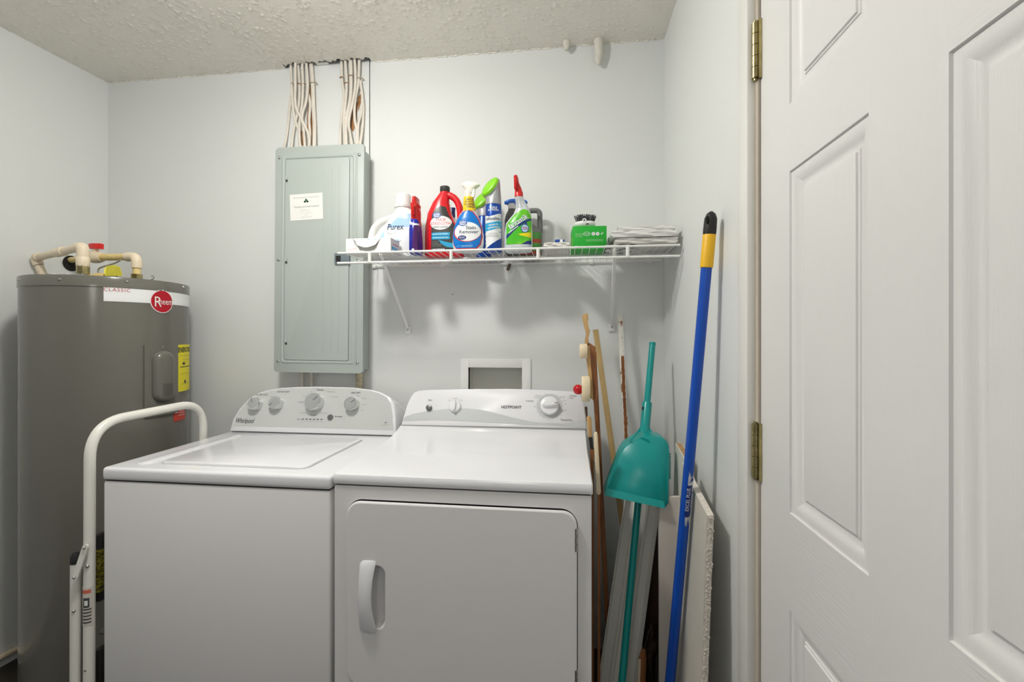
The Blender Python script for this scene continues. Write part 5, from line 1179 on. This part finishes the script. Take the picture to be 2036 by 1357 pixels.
sgn = 1 if (xa*math.cos(va+0.5)+ya*math.sin(va+0.5)).x > (xa*math.cos(va-0.5)+ya*math.sin(va-0.5)).x else -1
pole_patch(s_of(1035), s_of(940), va+sgn*0.10, va+sgn*1.3, m_rag, 'torn_label', rag=0.012, n=14)
pole_patch(s_of(1024), s_of(962), va+sgn*0.02, va+sgn*1.0, m_navy, 'printed_strip', r=0.0139, rag=0.002)
bm = text_bm('EXCEL PLUS', 0.0125, xs=0.92); refine(bm, 0.004)
ctr = (s_of(1022)+s_of(958))/2
for v in bm.verts:
    a = va+sgn*(0.36-v.co.y/0.0136); d_ = xa*math.cos(a)+ya*math.sin(a); v.co = P(ctr+v.co.x)+d_*0.0146
mk('label_lettering', bm, m_wl, pole, smooth=60, recalc=False)
mk('mop_head', B().box(bot+V((0, 0, 0.0)), (0.045, 0.16, 0.05), 0.012), mat('mop_grey', col(150, 150, 150), 0.8), t)

# --- teal broom with dust pan clipped on
b0, b1 = V((0.123, 1.320, 0.02)), V((0.297, 1.690, CAM.z-0.027)); ab = (b1-b0).normalized(); LB_ = (b1-b0).length
t = thing('broom', 'teal broom standing upright beside the dryer', 'broom', (b0.x, b0.y, 0))
mk('pole', B().cyl(b0, b1, 0.0110, n=20), m_teal, t)
mk('pole_tip', B().lathe([(0.0115, -0.003), (0.0125, 0.0), (0.0115, 0.004), (0.0001, 0.005)], basis(b1, ab.orthogonal().normalized(), ab.cross(ab.orthogonal().normalized()), ab), 20), m_teal, t)
mk('broom_head', B().box(b0+V((0, 0, 0.085)), (0.04, 0.20, 0.05), 0.01), m_teal, t); mk('bristles', B().box(b0+V((0, 0, 0.02)), (0.05, 0.24, 0.075), 0.006), m_black, t, kind='stuff')
# dust pan: opening down, back against the pole, seen from its back shell
def pan(px, py, Y): return at(px, py, Y)
Yp = 1.42
dp = thing('dust_pan', 'teal plastic dust pan clipped upside down on the broom pole', 'dust pan', at(1268, 1010, Yp))
fc_ = [(1203, 986), (1218, 945), (1233, 905), (1237, 897), (1243, 889), (1252, 882), (1264, 875), (1277, 869), (1300, 868), (1314, 870), (1322, 874), (1328, 880), (1331, 888), (1332, 900), (1331, 950), (1330, 1004), (1323, 1012)]
Yt, Yb2 = 1.485, 1.415
def yat(py): return Yt+(Yb2-Yt)*(py-868)/(1012-868)
front = [at(x, y, yat(y)) for x, y in fc_]
cF = sum(front, V())/len(front)
b = B()
r0 = [p_+V((0, 0.075, 0)) for p_ in front]; r1 = [p_+V((0, 0.012, 0)) for p_ in front]
r2 = [cF+(p_-cF)*0.985+V((0, 0.003, 0)) for p_ in front]; r3 = [cF+(p_-cF)*0.955 for p_ in front]
b.rings([r0, r1, r2, r3], cap=False); b.bm.verts.ensure_lookup_table(); b.bm.faces.new(b.bm.verts[-len(front):])
body = mk('pan_shell', b, m_teal, dp, smooth=50)
la_, lb_ = at(1206, 972, yat(972)-0.003), at(1320, 998, yat(998)-0.003); lc_, ld2 = at(1203, 986, yat(986)-0.006), at(1323, 1012, yat(1012)-0.006)
b = B(); b.rings([[la_+V((0, 0.010, 0)), lb_+V((0, 0.010, 0)), ld2+V((0, 0.012, 0)), lc_+V((0, 0.012, 0))], [la_+V((0, 0.002, 0)), lb_+V((0, 0.002, 0)), ld2, lc_]]); mk('rim_lip', b, m_teal, dp, smooth=30)
for k in range(12):                              # comb teeth down the right edge
    q_ = at(1332, 905+k*4.4, yat(905+k*4.4)); mk('comb_tooth', B().box(q_+V((0.002, 0.010, 0)), (0.004, 0.008, 0.0035)), m_teal, body)
n0 = at(1288, 800, 1.585); n1 = at(1279, 872, 1.500)
# neck clip around the pole
def onpole(py):
    lo_, hi_ = 0, LB_
    for _ in range(40):
        md = (lo_+hi_)/2; q_ = b0+ab*md; d_ = -q_.x*sy+q_.y*cy; yy = HOR-(q_.z-CAM.z)/d_*FPX
        if yy > py: lo_ = md
        else: hi_ = md
    return b0+ab*lo_
q0, q1 = onpole(800), onpole(868)
pf = at(1279, 884, yat(884)+0.004); mk('neck_sleeve', B().tube([q0, q0-ab*0.004, q0+(q1-q0)*0.72, q1*0.55+pf*0.45, pf], [0.0150, 0.0165, 0.0165, 0.0195, 0.0215], 22), m_teal, dp, smooth=60)
for sx_ in (-1, 1):
    w0_ = q0+(q1-q0)*0.70+V((sx_*0.012, -0.006, 0)); w1_ = pf+V((sx_*0.044, -0.002, 0.010)); w2_ = pf+V((sx_*0.010, -0.006, -0.006))
    b = B(); b.rings([[w0_, w1_, w2_], [p_+V((0, 0.006, 0)) for p_ in (w0_, w1_, w2_)]]); mk('neck_gusset', b, m_teal, dp, smooth=30)
for sx_, py_ in ((-1, 812),): 
    q_ = onpole(py_); mk('clip_slot', B().box(q_+V((-0.0145, -0.010, 0)), (0.004, 0.006, 0.012)), m_black, dp)

# --- ribbed white plastic channel behind the broom
c0_, c1_ = at(1275, 1002, 1.62), at(1226, 1357, 1.50); cdir = (c0_-c1_).normalized(); c1_ = c1_-cdir*((c1_.z-0.0)/cdir.z)
sidev = V((1, 0, 0)); sidev = (sidev-cdir*sidev.dot(cdir)).normalized(); nv = sidev.cross(cdir)
if nv.y > 0: nv = -nv
prof_ = [(-0.060, 0.018), (-0.057, 0.020), (-0.050, 0.001), (-0.026, 0.0), (-0.022, 0.007), (-0.014, 0.007), (-0.010, 0.0), (0.012, 0.0), (0.016, 0.007), (0.024, 0.007), (0.028, 0.0), (0.050, 0.001), (0.057, 0.020), (0.060, 0.018), (0.054, -0.003), (-0.054, -0.003)]
ct = c0_+cdir*0.03
b = B().rings([[p_+sidev*x+nv*y for x, y in prof_] for p_ in (c1_+V((0, 0, 0.002)), ct)])
t = mk('plastic_channel', b, m_grayp, smooth=30); tag(t, 'long ribbed white plastic channel leaning behind the teal broom', 'plastic trim'); rebase(t, c1_)
# --- wallboard offcuts
def board(name, label, quad, thick, mt_edge=True, back=V((0, 1, 0)), face=m_gyp, core=m_gypc):
    """quad: face corners in order; extruded along back"""
    c = sum(quad, V())/len(quad); zmin = min(p_.z for p_ in quad); t = thing(name, label, 'board', (c.x, c.y, max(0, zmin)))
    b = B(); n = back*thick
    b.rings([[p_+n*0.12 for p_ in quad], [p_+n for p_ in quad]]); cr = mk('core', b, core, t, smooth=0, label='crumbly pale edge')
    mk('face_paper', B().rings([[p_-n*0.02 for p_ in quad], [p_+n*0.12 for p_ in quad]]), face, t, smooth=0); mk('back_paper', B().rings([[p_+n for p_ in quad], [p_+n*1.08 for p_ in quad]]), face, t, smooth=0)
    return t
# large one against the right wall, cut slanting at the top
bx_ = 0.325
near_t = atX(1406, 1026, bx_); far_t = atX(1371, 958, bx_); 
nb = atX(1383, 1357, 0.290)
near_b = V((0.282, nb.y-0.01, 0.0)); far_b = V((0.282, far_t.y+0.08, 0.0)); far_u = V((bx_, far_t.y+0.08, far_t.z+0.03))
bk = V((1, 0, 0.12)).normalized()
tb_ = board('large_wallboard_offcut', 'large wallboard offcut with crumbled edge and slanted top against the right wall', [near_b, near_t, far_t, far_u, far_b], 0.0145, back=bk)
# crumbled near edge
b = B(); 
for k in range(420):
    f_ = random.random(); q_ = near_b+(near_t-near_b)*f_+bk*random.uniform(0.002, 0.015)+V((0, -random.uniform(0, 0.0022), 0)); b.ball(q_, random.uniform(0.0010, 0.0024), 6, 4, (1.2, 0.7, 1.6))
mk('crumbs', b, m_gypc, tb_, kind='stuff')
# narrow one facing the room
Ya = 1.43
board('narrow_wallboard_strip', 'narrow white wallboard strip standing between the broom and the blue pole', [V((at(1311, 1100, Ya).x, Ya, 0)), at(1311, 1040, Ya), at(1312, 990, Ya), at(1352, 989, Ya), V((at(1352, 1100, Ya).x, Ya, 0))], 0.0125, face=mat('white_paper_board', col(224, 216, 206), 0.6))
# brown topped piece behind the dust pan
Xc = 0.345
board('brown_edged_board', 'white board with raw brown top edge behind the dust pan', [V((Xc-0.04, 1.45, 0)), atX(1361, 912, Xc-0.005), atX(1343, 882, Xc-0.005), V((Xc-0.04, atX(1343, 882, Xc-0.005).y, 0))], 0.018, back=V((1, 0, 0.05)).normalized(), face=mat('painted_board', col(222, 220, 212), 0.6), core=mat('raw_board', col(176, 140, 98), 0.8, var=0.15, scale=40))
# dark sheet added as painted shade in the gap behind the channel
Yd = 1.65
board('gap_shade_sheet', 'dark brown sheet added as shade deep behind the plastic channel', [V((0.225, Yd, 0)), V((0.23, Yd+0.04, 0.62)), V((0.315, Yd+0.04, 0.64)), V((0.315, Yd, 0))], 0.006, face=mat('gap_shade_brown', col(70, 52, 38), 0.7), core=mat('gap_shade_brown', col(70, 52, 38), 0.7))
t = thing('wood_moulding_offcut', 'short brown moulding offcut low beside the plastic channel', 'moulding', (0.22, 1.42, 0))
mk('moulding', B().tube([(0.205, 1.415, 0.0), (0.222, 1.43, 0.30), (0.226, 1.435, 0.325)], [0.012, 0.012, 0.006], 10, flat=0.5), m_woodb, t); mk('pale_edge', B().tube([(0.197, 1.41, 0.0), (0.213, 1.425, 0.30)], 0.004, 8), m_creamw, t)
t = thing('foil_bundle', 'crumpled dark foil bundle in the gap beside the wallboard strip', 'bundle', (0.262, 1.50, 0))
mk('bundle', B().lathe([(0.016, 0.0), (0.022, 0.05), (0.018, 0.20), (0.020, 0.28), (0.010, 0.345), (0.001, 0.36)], M.Translation((0.262, 1.50, 0)), 14).jitter(0.007), mat('dark_foil', col(70, 58, 52), 0.25, metal=0.6, var=0.5, scale=40), t, smooth=15)

# --- sticks
def stick(name, label, p, q, w_, d_, mt, cat='stick', bev=0.001):
    p, q = V(p), V(q); a = (q-p).normalized(); x = V((1, 0, 0)); x = (x-a*x.dot(a)).normalized(); y = a.cross(x)
    b = B().prism(rrect(w_, d_, min(w_, d_)*0.12, 2), (q-p).length, basis(p, x, y, a)); o = mk(name, b, mt, smooth=30); tag(o, label, cat); return rebase(o, p)
def ext(px0_, py0_, Y0, px1_, py1_, Y1):        # two seen points of a leaning stick, carried down to the floor
    a_, c_ = at(px0_, py0_, Y0), at(px1_, py1_, Y1); d_ = (c_-a_); return a_, a_+d_*((0.0-a_.z)/d_.z)
a_, c_ = ext(1184, 656, 1.80, 1218, 900, 1.74); stick('tan_lath', 'tan wooden lath leaning on the back wall beside the dryer', c_, a_, 0.021, 0.008, m_tan, 'lath')
a_, c_ = ext(1233, 626, 1.845, 1244, 870, 1.80); ws = stick('chipped_moulding', 'moulding strip with chipped white paint leaning on the back wall', c_, a_, 0.019, 0.010, m_chip, 'moulding')
b = B(); dd_ = (a_-c_).normalized()
for k in range(26):
    f0 = k/26; q_ = at(1237.5+7.5*f0, 712+168*f0, 1.845-0.045*(712+168*f0-626)/244)+V((0, -0.0056, 0)); rw = 0.0052+random.uniform(-0.0008, 0.0008)
    b.box(q_, (2*rw, 0.0016, 0.0155))
mk('bare_wood', b, m_woodb, ws, smooth=0, label='strip of bare brown wood')
a_, c_ = ext(1181, 700, 1.66, 1191, 900, 1.62); stick('brown_stick', 'reddish brown stick standing close beside the dryer', c_, a_, 0.016, 0.012, m_woodb)
# --- painted wooden toy rack with discs and a red ball
Yr = 1.575
def q2(px, py, Y=Yr): return at(px, py, Y)
t = thing('wooden_peg_rack', 'wooden rack with cream discs and a red ball leaning by the dryer', 'peg rack', (q2(1187, 985).x, Yr, 0.0))
def edge_prism(pxs, Y, d_, mt, name, parent, bev=0.0015):
    b = B(); P0 = [at(x, y, Y) for x, y in pxs]; M0 = basis(V((0, Y, 0)), V((1, 0, 0)), V((0, 0, 1)), V((0, -1, 0)))
    b.prism([(p_.x, p_.z) for p_ in P0], 0.0, M0, bev=bev, d0=-d_); return mk(name, b, mt, parent, smooth=30)
edge_prism([(1157, 629), (1162, 624), (1169, 624), (1170, 634), (1168, 643), (1170, 653), (1173, 658), (1171, 668), (1169, 674), (1171, 682), (1163, 688), (1163, 676), (1166, 664), (1162, 652), (1160, 642)], Yr, 0.020, m_wood, 'scalloped_finial', t)
edge_prism([(1163, 684), (1171, 682), (1184, 690), (1186, 770), (1184, 800), (1174, 792), (1170, 735)], Yr+0.005, 0.030, m_woodb, 'rack_board', t)
edge_prism([(1168, 690), (1173, 687), (1175, 730), (1178, 760), (1180, 798), (1174, 790), (1170, 745), (1166, 715)], Yr, 0.022, m_wood, 'board_edge', t)
edge_prism([(1180, 790), (1187, 795), (1196, 985), (1190, 985), (1186, 880)], Yr+0.004, 0.022, m_woodb, 'lower_board', t)
for (x0, y0, x1, y1) in ((1152.5, 684, 1168, 713), (1156.5, 748, 1173, 799)):
    a_, c_ = q2(x0, (y0+y1)/2, Yr-0.01), q2(x1, (y0+y1)/2, Yr-0.01); R = (q2(x0, y0).z-q2(x0, y1).z)/2
    mk('disc', B().lathe([(R-0.003, 0), (R, 0.003), (R, (c_-a_).x-0.003), (R-0.003, (c_-a_).x)], basis(a_, V((0, 1, 0)), V((0, 0, 1)), V((1, 0, 0))) @ M.Diagonal((0.62, 1, 1, 1)), 32), m_creamw, t, label='cream wooden disc')
p_ = q2(1149.5, 775, Yr-0.015); mk('ball', B().ball(p_, 0.0172, 24, 16), mat('gloss_red', col(190, 18, 28), 0.14), t, label='glossy red ball'); mk('ball_peg', B().cyl(p_, p_+V((0.025, 0.004, 0)), 0.005, n=10), m_creamw, t)
# --- paddle and strip hanging low beside the dryer top
Yq = 1.46
t = thing('wooden_paddle', 'wooden paddle end with black band beside the dryer top', 'paddle', (at(1183, 900, Yq).x, Yq, 0))
edge_prism([(1166.5, 832), (1169, 828.5), (1173, 829), (1176, 833), (1178, 870), (1170, 870)], Yq, 0.014, m_wood, 'paddle_end', t); edge_prism([(1170, 870), (1178, 870), (1180, 896), (1173.5, 894)], Yq, 0.014, m_black, 'black_band', t)
zl = at(1176, 896, Yq); zx = at(1177, 896, Yq).x; mk('shaft', B().span((zx-0.005, Yq, 0.0), (zx+0.006, Yq+0.012, zl.z+0.004)), m_woodb, t)
edge_prism([(1162.5, 812), (1165, 809), (1168, 811), (1168.5, 838), (1166, 838)], Yq+0.08, 0.012, mat('dark_wood', col(66, 44, 30), 0.6), 'dark_tip', t)
t = thing('cream_wood_strip', 'round ended cream painted strip standing next to the paddle', 'strip', (at(1190, 960, 1.40).x, 1.40, at(1190, 985, 1.40).z))
mk('strip', None or (lambda: (lambda b: b)(B().prism([(p_.x, p_.z) for p_ in [at(x, y, 1.40) for x, y in ((1181, 866), (1183.5, 861.5), (1187, 861), (1188.5, 865), (1195, 980), (1193, 984.5), (1189, 985), (1186, 981))]], 0.0, basis(V((0, 1.40, 0)), V((1, 0, 0)), V((0, 0, 1)), V((0, -1, 0))), bev=0.002, d0=-0.014)))(), m_creamw, t, smooth=30)
mk('stem', B().span((at(1191, 985, 1.40).x-0.004, 1.402, -0.0), (at(1191, 985, 1.40).x+0.004, 1.412, at(1190, 980, 1.40).z)), m_woodb, t)
